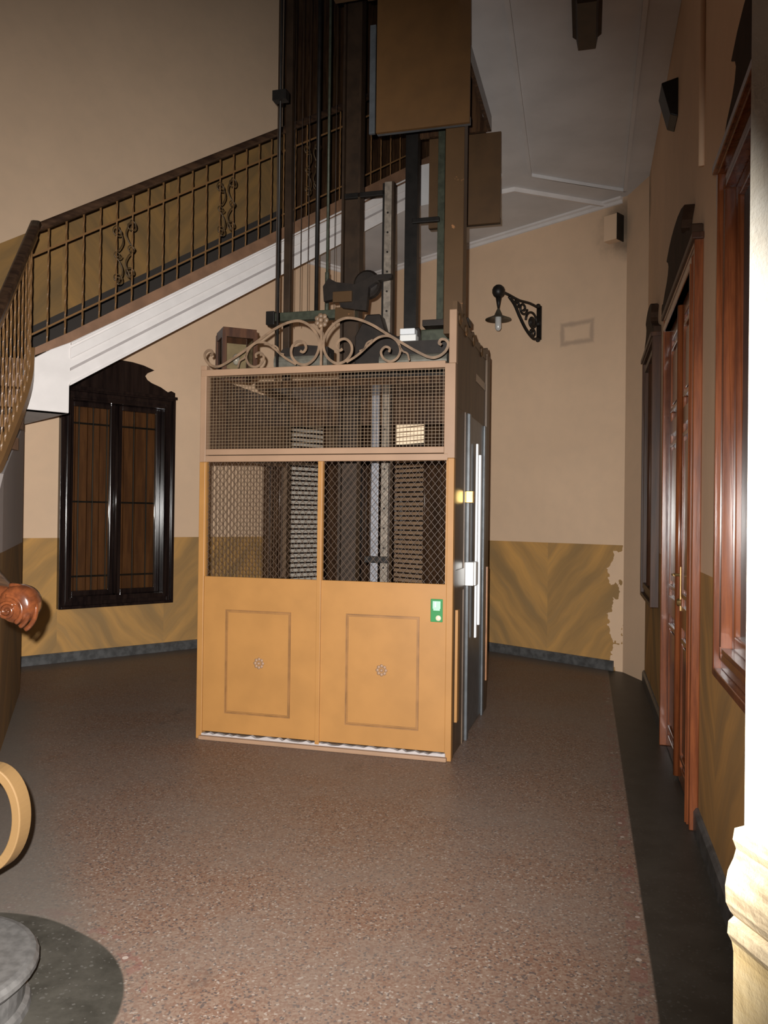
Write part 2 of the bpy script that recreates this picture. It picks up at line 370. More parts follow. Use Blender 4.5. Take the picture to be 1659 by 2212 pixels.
def wall(name, origin, u, u0, u1, z0, z1, holes, mat, label, thick=0.3):
    us = sorted({u0, u1, *[h[0] for h in holes], *[h[1] for h in holes]}); zs = sorted({z0, z1, *[h[2] for h in holes], *[h[3] for h in holes]})
    b = MB()
    def solid(i, j):
        if i < 0 or j < 0 or i >= len(us) - 1 or j >= len(zs) - 1: return False
        cu, cz = (us[i] + us[i + 1]) / 2, (zs[j] + zs[j + 1]) / 2
        return not any(h[0] < cu < h[1] and h[2] < cz < h[3] for h in holes)
    for i in range(len(us) - 1):
        for j in range(len(zs) - 1):
            if not solid(i, j): continue
            a, c, e, f = us[i], us[i + 1], zs[j], zs[j + 1]; t = thick
            b.add([(a, 0, e), (c, 0, e), (c, 0, f), (a, 0, f)], [(0, 1, 2, 3)])
            b.add([(a, t, e), (c, t, e), (c, t, f), (a, t, f)], [(3, 2, 1, 0)])
            if not solid(i - 1, j): b.add([(a, 0, e), (a, 0, f), (a, t, f), (a, t, e)], [(0, 1, 2, 3)])
            if not solid(i + 1, j): b.add([(c, 0, e), (c, t, e), (c, t, f), (c, 0, f)], [(0, 1, 2, 3)])
            if not solid(i, j - 1): b.add([(a, 0, e), (a, t, e), (c, t, e), (c, 0, e)], [(0, 1, 2, 3)])
            if not solid(i, j + 1): b.add([(a, 0, f), (c, 0, f), (c, t, f), (a, t, f)], [(0, 1, 2, 3)])
    o = b.build(name, mat); place(o, origin, u)
    return tag(o, label, 'wall', kind='structure')

# ------------------------------------------------------------------ the setting
fo = MB().box(-7, 5, -1.5, 14, -0.2, 0).build('floor', 'floor'); tag(fo, 'worn reddish terrazzo floor with dark stone borders', 'floor', kind='structure')
W1 = (0.47, 1.58, 0.68, 2.86)
W2 = (3.05, 4.50, 0.68, 3.02)
W3 = (0.13, 1.45, 0.68, 3.02)
wall('wall_back_left', BL0, BLU, -3.4, 3.17, 0, 9.3, [W1, (W2[0], 3.17, W2[2], W2[3])], 'wall_bl', 'tall beige stair wall with painted marble dado')
wall('wall_back_left_lower', BL0, BLU, 3.17, 4.637, 0, 5.5, [(3.17, W2[1], W2[2], W2[3])], 'wall_bl', 'beige wall behind the lift, below the upper landing')
wall('wall_back_right', BR0, BRU, 0, 4.055, 0, 5.5, [W3], 'wall_br', 'beige wall with painted marble dado and wall lamp')
c0 = Vector((2.543, 8.525, 0)); c1 = Vector((2.6114, 8.0248, 0)); cu_ = (c1 - c0).normalized()
wall('wall_corner', c0, cu_, 0, (c1 - c0).length, 0, 5.2, [], 'wall_plain', 'narrow bare beige strip of wall in the right corner')
W4 = (0.42, 1.42, 1.0, 3.02); D1 = (2.32, 3.86, 0.0, 2.98); W5 = (4.97, 6.05, 1.08, 2.95)
wall('wall_right', R0 + (0,), RU, 0, 8.5, 0, 5.2, [W4, D1, W5], 'wall_r', 'long right wall with wooden door and windows')
# upper hall opening: dark sheets stand in for its unlit depth
b = MB().box(3.17, 4.9, 0.0, 0.12, 5.5, 9.3)
tag(place(b.build('unlit_landing_sheet', 'dark_wood'), BL0, BLU), 'dark sheet standing in for unlit hall above the landing beyond the stair wall', 'wall', kind='structure')
b = MB().box(0, 4.2, 0.0, 0.12, 5.5, 9.3)
tag(place(b.build('unlit_hall_sheet', 'dark_wood'), BR0, BRU), 'dark sheet standing in for unlit hall above the gallery behind the lift shaft', 'wall', kind='structure')
# wall under the first stair flight
def sloped_wall(name, p, q, za, zb_, mat, label):
    p, q = Vector((*p, 0)), Vector((*q, 0)); L = (q - p).length
    o = MB().prism([(0, 0), (L, 0), (L, zb_), (0, za)], 0.0, 0.2).build(name, mat); place(o, p, (q - p).normalized())
    return tag(o, label, 'wall', kind='structure')
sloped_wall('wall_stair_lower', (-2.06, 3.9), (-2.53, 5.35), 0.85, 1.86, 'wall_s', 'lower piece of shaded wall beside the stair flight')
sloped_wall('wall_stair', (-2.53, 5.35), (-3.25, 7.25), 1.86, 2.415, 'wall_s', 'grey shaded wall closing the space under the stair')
wall('wall_left', Vector((-6.2, 0.0, 0)), Vector((0, 1, 0)), 0, 7, 0, 9.3, [], 'wall_plain', 'plain beige wall far left behind the stair')

# gallery slab = ceiling of the lobby
ZC = 5.05
sl = [(-0.04, 3.1), (1.157, 8.45), (0.206, 8.95), (-1.23, 10.62), (-0.2714, 11.4436), (2.543, 8.525), (2.6114, 8.0248), (1.2, 2.42)]
tag(MB().prism(sl, ZC, ZC + 0.45, 'z').build('ceiling', 'ceil'), 'grey white soffit of the gallery and landing', 'ceiling', kind='structure')
def strip(name, pts, w, h, z, label, mat='white', closed=False):
    b = MB().bar([(x, y, z) for x, y in pts], w, h, closed)
    return tag(b.build(name, mat), label, 'moulding', kind='structure')
strip('trim_1', [(1.414, 8.008), (2.463, 8.349), (1.0, 2.6), (-0.02 + 0.22, 2.9)], 0.035, 0.04, ZC - 0.012, 'thin raised moulding framing the long grey ceiling panel', 'ceil', True)
strip('trim_2', [(1.157, 8.44), (1.308, 8.349), (2.473, 8.76)], 0.03, 0.05, ZC - 0.02, 'thin white moulding line across the ceiling near the corner', 'white')
def cornice(name, o, u, a, b_, label):
    m = MB().prism([(0, ZC), (-0.05, ZC), (-0.045, ZC - 0.02), (-0.02, ZC - 0.03), (-0.015, ZC - 0.06), (0, ZC - 0.065)], a, b_, 'x')
    tag(place(m.build(name, 'white'), o, u), label, 'moulding', kind='structure')
cornice('trim_3', BR0, BRU, 0.0, 4.0, 'white cornice between ceiling and back right wall')
cornice('trim_4', BL0, BLU, 3.3, 4.62, 'white cornice between landing soffit and wall behind lift')
def base(name, o, u, spans, label, h=0.105, mat='skirt'):
    m = MB()
    for a, c in spans: m.prism([(0, 0), (-0.025, 0), (-0.025, h - 0.02), (-0.012, h), (0, h)], a, c, 'x')
    tag(place(m.build(name, mat), o, u), label, 'baseboard', kind='structure')
base('baseboard_back_left', BL0, BLU, [(-2.2, 4.62)], 'grey marble skirting under the window wall')
base('baseboard_back_right', BR0, BRU, [(0.02, 3.95)], 'grey marble skirting under the wall lamp wall')
base('baseboard_right', R0 + (0,), RU, [(0.02, 2.2), (3.84, 8.3)], 'dark skirting along the right wall', 0.12)

# near pier at the right with a moulded dado rail
pd = Vector((0.1960, -0.9806, 0))
prof = [(0.0, 3.4), (0.0, 1.2247), (-0.0136, 1.2224), (-0.0161, 1.2088), (-0.0112, 1.1971), (-0.0149, 1.1853), (-0.0223, 1.1718), (-0.026, 1.1529), (-0.0248, 1.1324), (-0.0186, 1.1206), (-0.0136, 1.1147), (-0.0211, 1.1088), (-0.0223, 1.0941), (-0.0161, 1.0835), (-0.0136, 1.0706), (-0.0124, 0.12), (-0.0248, 0.1), (-0.0248, 0.0), (0.2108, 0.0), (0.34, 3.4)]
m = MB().prism(prof, 0.0, 2.2, 'x')
po = m.build('wall_entrance', 'pier'); place(po, Vector((0.451, 1.00, 0)), pd)
tag(po, 'flaking cream pier with moulded dado rail at the right edge', 'wall', kind='structure')

# ------------------------------------------------------------------ windows and doors of the setting
def frame_ring(m, a, c, e, f, w, y0, y1):
    m.box(a, a + w, y0, y1, e, f); m.box(c - w, c, y0, y1, e, f)
    m.box(a + w, c - w, y0, y1, e, e + w); m.box(a + w, c - w, y0, y1, f - w, f)
def architrave(a, c, e, f, bottom=True):
    # stepped casing round an opening, standing proud of the wall
    m = MB()
    for w0, w1, d in ((-0.02, 0.03, 0.055), (0.03, 0.075, 0.04), (0.075, 0.105, 0.07)):
        m.box(a - w1, a - w0, -d, 0.0, e - (w1 if bottom else 0), f + w1); m.box(c + w0, c + w1, -d, 0.0, e - (w1 if bottom else 0), f + w1)
        m.box(a - w0, c + w0, -d, 0.0, f + w0, f + w1)
        if bottom: m.box(a - w0, c + w0, -d, 0.0, e - w1, e - w0)
    m.box(a - 0.001, a + 0.02, -0.055, 0.2, e, f); m.box(c - 0.02, c + 0.001, -0.055, 0.2, e, f)
    m.box(a + 0.02, c - 0.02, -0.055, 0.2, f - 0.02, f)
    if bottom: m.box(a + 0.02, c - 0.02, -0.055, 0.2, e, e + 0.02)
    return m
def swan(a, c, f, mat, t, k=1.0):
    if mat != 'black_wood': mat = 'crest_wood'
    mid = (a + c) / 2; z = f + 0.125; w = (c - a) / 2 + 0.1
    half = [(w, z), (w, z + 0.05), (w - 0.05, z + 0.07), (w - 0.09, z + 0.05), (w * 0.72, z + 0.10), (w * 0.55, z + 0.135), (w * 0.47, z + 0.165), (w * 0.43, z + 0.205), (w * 0.47, z + 0.24), (w * 0.60, z + 0.285), (w * 0.40, z + 0.325), (w * 0.2, z + 0.345)]
    poly = [(mid + p, q) for p, q in half] + [(mid, z + 0.35)] + [(mid - p, q) for p, q in reversed(half)]
    MB().prism(poly, -0.06, -0.001).build('crest', mat, t, bevel=0.004)
def window(name, label, o, u, W, mat, crest='swan', inner='shutter', iron=True, louv=None, sm='shutter', cy=0.06, glow=None, pane='glass'):
    a, c, e, f = W; t = empty(name, o, u); tag(t, label, 'window', kind='structure')
    architrave(a, c, e, f).build('window_frame', mat, t, bevel=0.004)
    mid = (a + c) / 2
    if crest == 'swan':
        h = MB(); h.box(a - 0.12, c + 0.12, -0.085, 0, f + 0.09, f + 0.125)
        h.build('cornice', mat, t, bevel=0.004)
        swan(a, c, f, mat, t)
    else:
        MB().box(a - 0.12, c + 0.12, -0.08, 0, f + 0.09, f + 0.14).build('cornice', mat, t)
    mw = 0.055
    if louv is None:
      for k, (p, q) in enumerate(((a + 0.02, mid - 0.012), (mid + 0.012, c - 0.02))):
          ca = MB(); frame_ring(ca, p, q, e + 0.02, f - 0.02, mw, cy, cy + 0.045)
          co = ca.build('casement', mat, t, bevel=0.006)
          MB().box(p + mw, q - mw, cy + 0.022, cy + 0.027, e + 0.02 + mw, f - 0.02 - mw).build('pane', pane, co)
    if louv is None: MB().tube([(mid, cy - 0.015, e + 0.03), (mid, cy - 0.015, f - 0.03)], 0.022, 12).build('astragal', mat, t, smooth=True)
    if iron:
        ir = MB()
        for k in range(1, 7):
            x = a + (c - a) * k / 7; ir.tube([(x, 0.135, e), (x, 0.135, f)], 0.008, 6)
        for q in (0.10, 0.48, 0.88): ir.box(a, c, 0.128, 0.142, e + (f - e) * q, e + (f - e) * q + 0.02)
        ir.build('iron_grille', 'black_metal', t)
    sh = MB()
    if louv is None:
        for p, q in ((a, mid - 0.004), (mid + 0.004, c)):
            n = 4; d = (q - p) / n
            for k in range(n): sh.box(p + d * k + 0.004, p + d * (k + 1) - 0.004, 0.19, 0.215, e, f)
            sh.box(p, q, 0.215, 0.23, e, f)
        sh.build('shutter', sm, t)
    else:
        l0, l1, lz0, lz1, lm = louv
        sh.box(a, l0, -0.03, 0.02, e, f); sh.box(l1, c, -0.03, 0.02, e, f); sh.box(l0, l1, -0.03, 0.02, glow or lz1, f); sh.box(l0, l1, -0.03, 0.02, e, lz0)
        sh.build('shutter_frame', mat, t)
        if glow: MB().box(l0, l1, 0.0, 0.01, lz1, glow).build('glow_pane', 'glow', t)  # added glow standing in for the bright upper slats
        if glow:
            for k in range(6): MB().box(l0, l1, -0.03, -0.01, lz1 + 0.03 + k * 0.062, lz1 + 0.041 + k * 0.062).build('slat', lm, t)
        for x in (l0 - 0.03, l1 + 0.03, (a + l0) / 2):
            MB().tube([(x, -0.035, e + 0.02), (x, -0.035, f - 0.02)], 0.018, 10).build('bead', mat, t, smooth=True)
        lo = MB(); n = int((lz1 - lz0) / 0.064)
        for k in range(n):
            z = lz0 + 0.064 * k; lo.add([(l0, -0.035, z), (l1, -0.035, z), (l1, -0.005, z + 0.036), (l0, -0.005, z + 0.036), (l0, -0.029, z - 0.006), (l1, -0.029, z - 0.006), (l1, 0.001, z + 0.030), (l0, 0.001, z + 0.030)],
                                        [(0, 1, 2, 3), (7, 6, 5, 4), (0, 4, 5, 1), (3, 2, 6, 7), (0, 3, 7, 4), (1, 5, 6, 2)])
        lo.build('louvre_slats', lm, t)
        MB().box(a, c, 0.05, 0.07, e, f).build('backing_panel', 'black_wood', t)
    return t
window('window_1', 'black polished window with swan-neck crest and iron grille, left wall', BL0, BLU, W1, 'black_wood')
window('window_2', 'dark window with pale louvre slats behind left half of the lift mesh', BL0, BLU, W2, 'dark_wood', 'flat', iron=False, louv=(3.30, 3.87, 0.75, 2.93, 'louvre'))
t3 = window('window_3', 'dark window with warm louvre slats behind right half of the lift mesh', BR0, BRU, W3, 'dark_wood', 'flat', iron=False, louv=(0.62, 1.16, 0.75, 2.60, 'louvre_br'), glow=2.96)
window('window_4', 'dark brown window with carved crest at the far end of right wall', R0 + (0,), RU, W4, 'mahogany_dark', sm='dark_wood', iron=False, cy=-0.02, pane='dark_pane')
window('window_5', 'mahogany window with grey panes in the right wall, nearest the camera', R0 + (0,), RU, W5, 'mahogany', sm='groove', cy=-0.015, pane='grey_pane', iron=False)

# tall wooden door in the right wall
d = empty('door_1', R0 + (0,), RU); tag(d, 'tall reddish brown panelled double door with crest in the right wall', 'door', kind='structure')
a, c, e, f = D1; m = MB()
for w0, w1, dp in ((-0.02, 0.03, 0.05), (0.03, 0.045, 0.03), (0.045, 0.08, 0.04), (0.08, 0.11, 0.045)):
    m.box(a - w1, a - w0, -dp, 0, 0, f + w1); m.box(c + w0, c + w1, -dp, 0, 0, f + w1); m.box(a - w0, c + w0, -dp, 0, f + w0, f + w1)
m.box(a - 0.001, a + 0.02, -0.055, 0.15, 0, f); m.box(c - 0.02, c + 0.001, -0.055, 0.15, 0, f); m.box(a, c, -0.055, 0.15, f - 0.02, f)
m.build('door_frame', 'mahogany', d, bevel=0.005)
MB().box(a - 0.13, c + 0.13, -0.06, 0, f + 0.09, f + 0.125).build('cornice', 'mahogany_dark', d, bevel=0.004)
swan(a, c, f, 'mahogany_dark', d)
MB().box(a, c, 0.10, 0.13, 0, f).build('backing_panel', 'mahogany_dark', d)
mid = (a + c) / 2
for p, q in ((a + 0.02, mid - 0.003), (mid + 0.003, c - 0.02)):
    lf = MB(); lf.box(p, q, 0.01, 0.05, 0.01, f - 0.02)
    frame_ring(lf, p, q, 0.01, f - 0.02, 0.09, -0.008, 0.012)
    lf.box(p + 0.09, q - 0.09, -0.008, 0.012, 0.95, 1.08); lf.box(p + 0.09, q - 0.09, -0.008, 0.012, 2.2, 2.3)
    lo = lf.build('door_leaf', 'mahogany', d, bevel=0.004)
    for z0, z1 in ((0.16, 0.89), (1.14, 2.14), (2.36, f - 0.17)):
        pm = MB(); frame_ring(pm, p + 0.12, q - 0.12, z0, z1, 0.025, -0.014, 0.012); pm.box(p + 0.17, q - 0.17, -0.006, 0.012, z0 + 0.05, z1 - 0.05)
        pm.build('door_panel', 'mahogany', lo, bevel=0.004)
MB().tube([(mid, -0.015, 0.02), (mid, -0.015, f - 0.03)], 0.022, 12).build('astragal', 'mahogany', d, smooth=True)
h = MB(); h.box(mid + 0.035, mid + 0.07, -0.014, -0.008, 1.05, 1.32); h.tube([(mid + 0.052, -0.012, 1.27), (mid + 0.052, -0.04, 1.27), (mid + 0.052, -0.045, 1.27), (mid - 0.05, -0.045, 1.265)], 0.009, 8)
h.build('handle', 'old_brass', d)
h = MB(); h.lathe([(0.0, -0.02), (0.02, -0.018), (0.025, -0.005), (0.03, 0.01)], (mid + 0.052, -0.012, 1.10), 'y', 12); h.build('lock', 'old_brass', d)

# ------------------------------------------------------------------ staircase
def zb(s): return 2.655 + 0.652 * (s + 0.302)
def zu(s): return 2.994 + 0.637 * (s + 0.307)
def zt(s): return 2.912 + 0.662 * (s + 0.56)
SE = 3.92
st = empty('staircase', S0, BLU); tag(st, 'grey white stone staircase rising behind the lift to the landing', 'staircase')
poly = [(-0.302, 2.42), (-0.302, zb(-0.302)), (3.37, zb(3.37)), (SE, zb(SE)), (SE, zu(SE)), (-0.3, zu(-0.3)), (-0.45, 2.92), (-0.60, 2.82), (-0.632, 2.70), (-0.645, 2.55), (-0.671, 2.42)]
MB().prism(poly, 0.0, 0.14).build('stringer', 'white', st, bevel=0.006)
def slant(z0f, dz0, dz1, y0, y1, s0=-0.30, s1=SE):
    return MB().prism([(s0, z0f(s0) + dz0), (s1, z0f(s1) + dz0), (s1, z0f(s1) + dz1), (s0, z0f(s0) + dz1)], y0, y1)
slant(zb, 0.205, 0.295, -0.018, 0.0).build('moulding', 'white', st, bevel=0.006)
slant(zb, 0.315, 0.335, -0.03, 0.0).build('moulding', 'white', st, bevel=0.004)
slant(zb, 0.108, 0.132, -0.012, 0.0).build('moulding', 'groove', st)
slant(zb, -0.012, 0.012, -0.012, 0.13).build('moulding', 'white', st)
MB().prism([(-0.62, 2.83), (-0.45, 2.92), (-0.3, zu(-0.3)), (SE, zu(SE)), (SE, zt(SE)), (-0.3, zt(-0.3)), (-0.60, 2.90)], 0.01, 0.14).build('tread_edging', 'strip_brown', st)
n = 13; sm = MB()
for k in range(n):
    s0 = -0.35 + k * 0.285; z = zt(s0) - 0.03
    sm.prism([(s0, zb(s0) + 0.03), (s0 + 0.31, zb(s0 + 0.31) + 0.03), (s0 + 0.31, max(z, zb(s0 + 0.31) + 0.04)), (s0, z)], 0.14, 2.19)
sm.build('steps', 'tread', st)
so = MB(); so.add([(-0.302, 0.14, zb(-0.302)), (3.37, 0.14, zb(3.37)), (3.37, 2.19, zb(3.37)), (-0.302, 2.19, zb(-0.302)), (-0.302, 0.14, zb(-0.302) + 0.06), (3.37, 0.14, zb(3.37) + 0.06), (3.37, 2.19, zb(3.37) + 0.06), (-0.302, 2.19, zb(-0.302) + 0.06)],
                  [(0, 1, 2, 3), (7, 6, 5, 4), (0, 4, 5, 1), (1, 5, 6, 2), (2, 6, 7, 3), (3, 7, 4, 0)])
so.build('soffit', 'white', st)
la = MB(); la.prism([(-0.302, 0.02), (-0.302, 2.19), (-1.9, 2.19), (-1.9, 0.5), (-0.66, 0.02)], 2.42, 2.50, 'z'); la.build('landing_soffit', 'white', st)
MB().prism([(-0.302, 0.15), (-0.302, 2.19), (-1.9, 2.19), (-1.9, 0.6), (-0.66, 0.15)], 2.50, 2.84, 'z').build('landing', 'strip_brown', st)

# first flight, curving up from the newel: right-hand edge in plan with tread heights
E1 = [(-1.36, 2.72, 0.17), (-1.75, 3.3, 0.62), (-2.16, 4.1, 1.10), (-2.48, 4.95, 1.62), (-2.60, 5.5, 2.02), (-2.685, 6.05, 2.55), (-2.77, 6.30, 2.88)]
e1 = spline(E1, 6)
lf = empty('lower_stair_flight', (-1.45, 2.55, 0)); tag(lf, 'lower stair flight with rounded grey bottom step at the left edge', 'stair')
def loc(p): return (p[0] + 1.45, p[1] - 2.55, p[2])
# bullnose step
bn = MB(); prof = [(0.0, 0.17), (0.325, 0.17), (0.342, 0.166), (0.352, 0.152), (0.352, 0.138), (0.338, 0.122), (0.315, 0.115), (0.31, 0.03), (0.325, 0.018), (0.33, 0.0), (0.0, 0.0)]
bn.lathe(prof, (0, 0, 0), 'z', 40); bn.build('bottom_step', 'step_stone', lf, smooth=False)
bn2 = MB(); bn2.box(-1.5, -0.02, -0.34, 0.34, 0, 0.168); bn2.build('bottom_step_tread', 'step_stone', lf)
stp = MB(); N1 = 15
def ev(t):
    x = t * (len(e1) - 1); i = min(int(x), len(e1) - 2); return e1[i].lerp(e1[i + 1], x - i)
for k in range(N1):
    p, q = ev(k / N1), ev((k + 1) / N1); z = 0.17 + (k + 1) * (2.86 - 0.17) / (N1 + 1)
    dvec = Vector((q.x - p.x, q.y - p.y, 0)).normalized(); nx, ny = -dvec.y, dvec.x
    p = Vector((p.x + nx * 0.05, p.y + ny * 0.05, p.z)); q = Vector((q.x + nx * 0.05, q.y + ny * 0.05, q.z))
    p2, q2 = (p.x + nx * 1.6, p.y + ny * 1.6), (q.x + nx * 1.6, q.y + ny * 1.6)
    quad = [(p.x + 1.45, p.y - 2.55), (q.x + dvec.x * 0.03 + 1.45, q.y + dvec.y * 0.03 - 2.55), (q2[0] + 1.45, q2[1] - 2.55), (p2[0] + 1.45, p2[1] - 2.55)]
    stp.prism(quad, max(0.0, z - 0.12), z - 0.03, 'z')
stp.build('steps', 'strip_brown', lf)
un = MB()
ed = MB()
for k in range(len(e1) - 1):
    p, q = e1[k], e1[k + 1]
    ed.add([loc((p.x + .02, p.y, p.z - 0.06)), loc((q.x + .02, q.y, q.z - 0.06)), loc((q.x + .02, q.y, q.z + 0.02)), loc((p.x + .02, p.y, p.z + 0.02)),
            loc((p.x - .05, p.y, p.z - 0.06)), loc((q.x - .05, q.y, q.z - 0.06)), loc((q.x - .05, q.y, q.z + 0.02)), loc((p.x - .05, p.y, p.z + 0.02))],
           [(0, 1, 2, 3), (7, 6, 5, 4), (3, 2, 6, 7), (0, 4, 5, 1), (0, 3, 7, 4), (1, 5, 6, 2)])
ed.build('stringer', 'baluster', lf)

# ------------------------------------------------------------------ railings
def twisted(z0, z1, r=0.0078, turns=9, n=54):
    m = MB(); vs = []
    for i in range(n + 1):
        a = 2 * pi * turns / 4 * i / n
        for k in range(4): vs.append((r * cos(a + k * pi / 2), r * sin(a + k * pi / 2), z0 + (z1 - z0) * i / n))
    fs = [(i * 4 + k, i * 4 + (k + 1) % 4, i * 4 + 4 + (k + 1) % 4, i * 4 + 4 + k) for i in range(n) for k in range(4)]
    m.add(vs, fs + [(3, 2, 1, 0), tuple(n * 4 + k for k in range(4))]); return m
def spiral(cx, cz, r0, r1, a0, turns, n=28):
    return [(cx + (r0 + (r1 - r0) * k / n) * cos(a0 + 2 * pi * turns * k / n), 0.0, cz + (r0 + (r1 - r0) * k / n) * sin(a0 + 2 * pi * turns * k / n)) for k in range(n + 1)]
HR = 0.965   # handrail height over the tread line
rg = empty('stair_railing', S0, BLU, z=0); tag(rg, 'twisted iron stair railing with dark handrail along the upper flight', 'railing')
hp = [(-0.60, 0.05, zt(-0.60) + HR + 0.01), (-0.52, 0.05, zt(-0.52) + HR)] + [(s, 0.05, zt(s) + HR) for s in (0.5, 1.5, 2.5, 3.6)]
hsec = [(0.035, -0.018), (0.03, -0.034), (0.0, -0.042), (-0.028, -0.03), (-0.032, -0.014), (-0.032, 0.014), (-0.028, 0.03), (0.0, 0.042), (0.03, 0.034), (0.035, 0.018)]
MB().sweep(hp, hsec, False, (0, 0, 1)).build('handrail', 'rail_wood', rg, smooth=True)
MB().bar([(s, 0.05, zt(s) + 0.76) for s in (-0.6, 3.6)], 0.010, 0.016).build('middle_rail', 'baluster', rg)
MB().bar([(s, 0.05, zt(s) + 0.13) for s in (-0.6, 3.6)], 0.010, 0.014).build('bottom_rail', 'baluster', rg)
b0 = None
for k in range(31):
    s = -0.607 + 0.14 * k
    if s > 3.55: break
    if b0 is None:
        b0 = twisted(-0.10, HR - 0.03).build('baluster', 'baluster', rg); o = b0
    else:
        o = b0.copy(); COL.objects.link(o); o.parent = rg
    o.location = (s, 0.05, zt(s))
for sc_ in (0.163, 1.143, 2.123):
    zc = zt(sc_)
    for sgn in (-1, 1):
        q = MB(); x = sc_ + sgn * 0.058 - 0.0
        zz = zc + 0.66 + 0.662 * sgn * 0.058
        for c_ in (zz, zz - 0.40):
            q.tube(spiral(x, c_, 0.05, 0.008, pi * (0.5 if c_ == zz else 1.5), -1.6 * sgn), 0.006, 6)
        q.tube(spline([(x, 0, zz + 0.05), (x - sgn * 0.045, 0, zz - 0.06), (x - sgn * 0.02, 0, zz - 0.14), (x + sgn * 0.03, 0, zz - 0.2), (x - sgn * 0.02, 0, zz - 0.26), (x - sgn * 0.045, 0, zz - 0.34), (x, 0, zz - 0.45)], 6), 0.006, 6)
        q.tube(spiral(x, zz - 0.2, 0.035, 0.008, 0, 1.5 * sgn), 0.005, 6)
        for v in range(len(q.v)): q.v[v] = (q.v[v][0], q.v[v][1] + 0.05, q.v[v][2])
        q.build('scroll_ornament', 'scroll_dark', rg, smooth=True)

lr = empty('lower_stair_railing', (-1.293, 2.8, 0)); tag(lr, 'twisted iron railing of the lower flight ending in carved volute handrail', 'railing')
def lo2(p): return (p[0] + 1.28, p[1] - 2.8, p[2])
RL = [(-1.30, 2.84, 1.285), (-1.55, 3.1, 1.42), (-1.80, 3.45, 1.66), (-2.13, 4.1, 2.10), (-2.44, 4.85, 2.60), (-2.555, 5.3, 2.90), (-2.66, 5.85, 3.42), (-2.78, 6.385, 3.895)]
MB().sweep([lo2(p) for p in spline(RL, 6)], hsec, False, (0, 0, 1)).build('handrail', 'rail_wood', lr, smooth=True)
MB().bar([lo2((p[0] + 0.01, p[1], p[2] - 0.1)) for p in spline(RL, 6)[7:]], 0.012, 0.018).build('middle_rail', 'baluster', lr)
# carved volute at the end of the handrail: a thick wood coil with a flat spiral face
body = MB().lathe([(0.0, -0.045), (0.045, -0.045), (0.060, -0.034), (0.067, -0.012), (0.069, 0.012), (0.064, 0.04), (0.05, 0.055), (0.0, 0.058)], (0.03, 0.0, 1.285), 'y', 32)
ex, ez = 0.008, 1.266
body.tube([(ex + r_ * cos(a_), -0.048, ez + r_ * sin(a_)) for r_, a_ in [(0.030 - 0.024 * k / 40, 2 * pi * 1.9 * k / 40 + 0.6) for k in range(41)]], 0.0065, 8)
for rr_, yy in ((0.050, -0.040), (0.068, -0.028), (0.084, -0.008)):
    body.tube([(ex + rr_ * cos(a_), yy, ez + rr_ * sin(a_)) for a_ in [radians(-55 + 150 * k / 24) for k in range(25)]], 0.009, 8)
body.tube([(-0.40, 0.20, 1.33), (-0.22, 0.07, 1.325), (-0.10, 0.0, 1.318), (-0.02, 0.0, 1.312), (0.03, 0.0, 1.30)], 0.036, 14)
body.build('volute', 'volute', lr, smooth=True)
b1 = None; e1r = spline(E1, 8)
path = [Vector(p) for p in e1r]; Ltot = 0; nxt = 0.25
rl = spline(RL, 12)
for i in range(1, len(path)):
    seg_ = (path[i] - path[i - 1]); L = Vector((seg_.x, seg_.y, 0)).length
    while nxt <= Ltot + L:
        p = path[i - 1] + seg_ * ((nxt - Ltot) / L)
        top = min(rl, key=lambda r: abs(r.y - p.y)).z
        o = twisted(p.z - 0.04, top - 0.03).build('baluster', 'baluster', lr); o.location = lo2((p.x, p.y, 0))
        nxt += 0.085
    Ltot += L
# big cream scroll at the foot of the lower railing
ri = MB(); cz = 0.545; rr = 0.17
pts = []
for k in range(70):
    a = -pi * 1.05 + 2 * pi * 1.25 * k / 69; r = 0.098 + 0.0 * k
    kx = 0.8
    pts.append((-0.055 + 0.105 * cos(a) * (1 - 0.25 * max(0, (k - 50) / 19)), 0.0, cz + 0.168 * sin(a) * (1 - 0.25 * max(0, (k - 50) / 19))))
ri.sweep(pts, [(0.016, -0.03), (0.02, 0.0), (0.016, 0.03), (-0.016, 0.03), (-0.016, -0.03)], False, (0, 1, 0.001))
ri = MB().bar(pts, 0.034, 0.062, False, (0.25, 1, 0.0))
ri.build('foot_scroll', 'cream_iron', lr, bevel=0.004)
MB().tube([(-0.055, 0.0, 0.17), (-0.055, 0.0, 0.385)], 0.018, 10).build('foot_post', 'cream_iron', lr)

# ------------------------------------------------------------------ lift enclosure
LW = 1.852; LD = 1.6
li = empty('lift_enclosure', A0, AU); tag(li, 'ochre painted lift cage with mesh double doors and scrolled iron crest', 'lift')
MB().box(-0.004, 0.042, -0.03, 0.03, 0.0, 1.985).build('front_post', 'ochre', li, bevel=0.004)
MB().box(-0.004, 0.042, -0.03, 0.03, 1.985, 2.68).build('upper_front_post', 'buff', li, bevel=0.004)
MB().box(1.812, 1.856, -0.03, 0.03, 0.0, 2.0).build('front_post', 'ochre', li, bevel=0.004)
MB().box(1.785, 1.858, -0.032, 0.03, 2.0, 2.63).build('upper_front_post', 'buff', li, bevel=0.004)
MB().box(1.812, 1.862, -0.03, 0.03, 2.63, 2.985).build('corner_upright', 'buff', li, bevel=0.004)
m = MB(); m.box(0.042, 1.785, -0.028, 0.02, 2.035, 2.078); m.box(0.042, 1.812, -0.034, 0.02, 1.985, 2.03)
m.build('transom_rail', 'buff', li, bevel=0.004)
MB().box(0.0, 1.79, -0.034, 0.03, 2.602, 2.648).build('top_rail', 'buff', li, bevel=0.004)
m = MB()
x = 0.06
while x < 1.785:
    m.box(x - 0.0014, x + 0.0014, -0.0014, 0.0014, 2.078, 2.602); x += 0.0248
z = 2.095
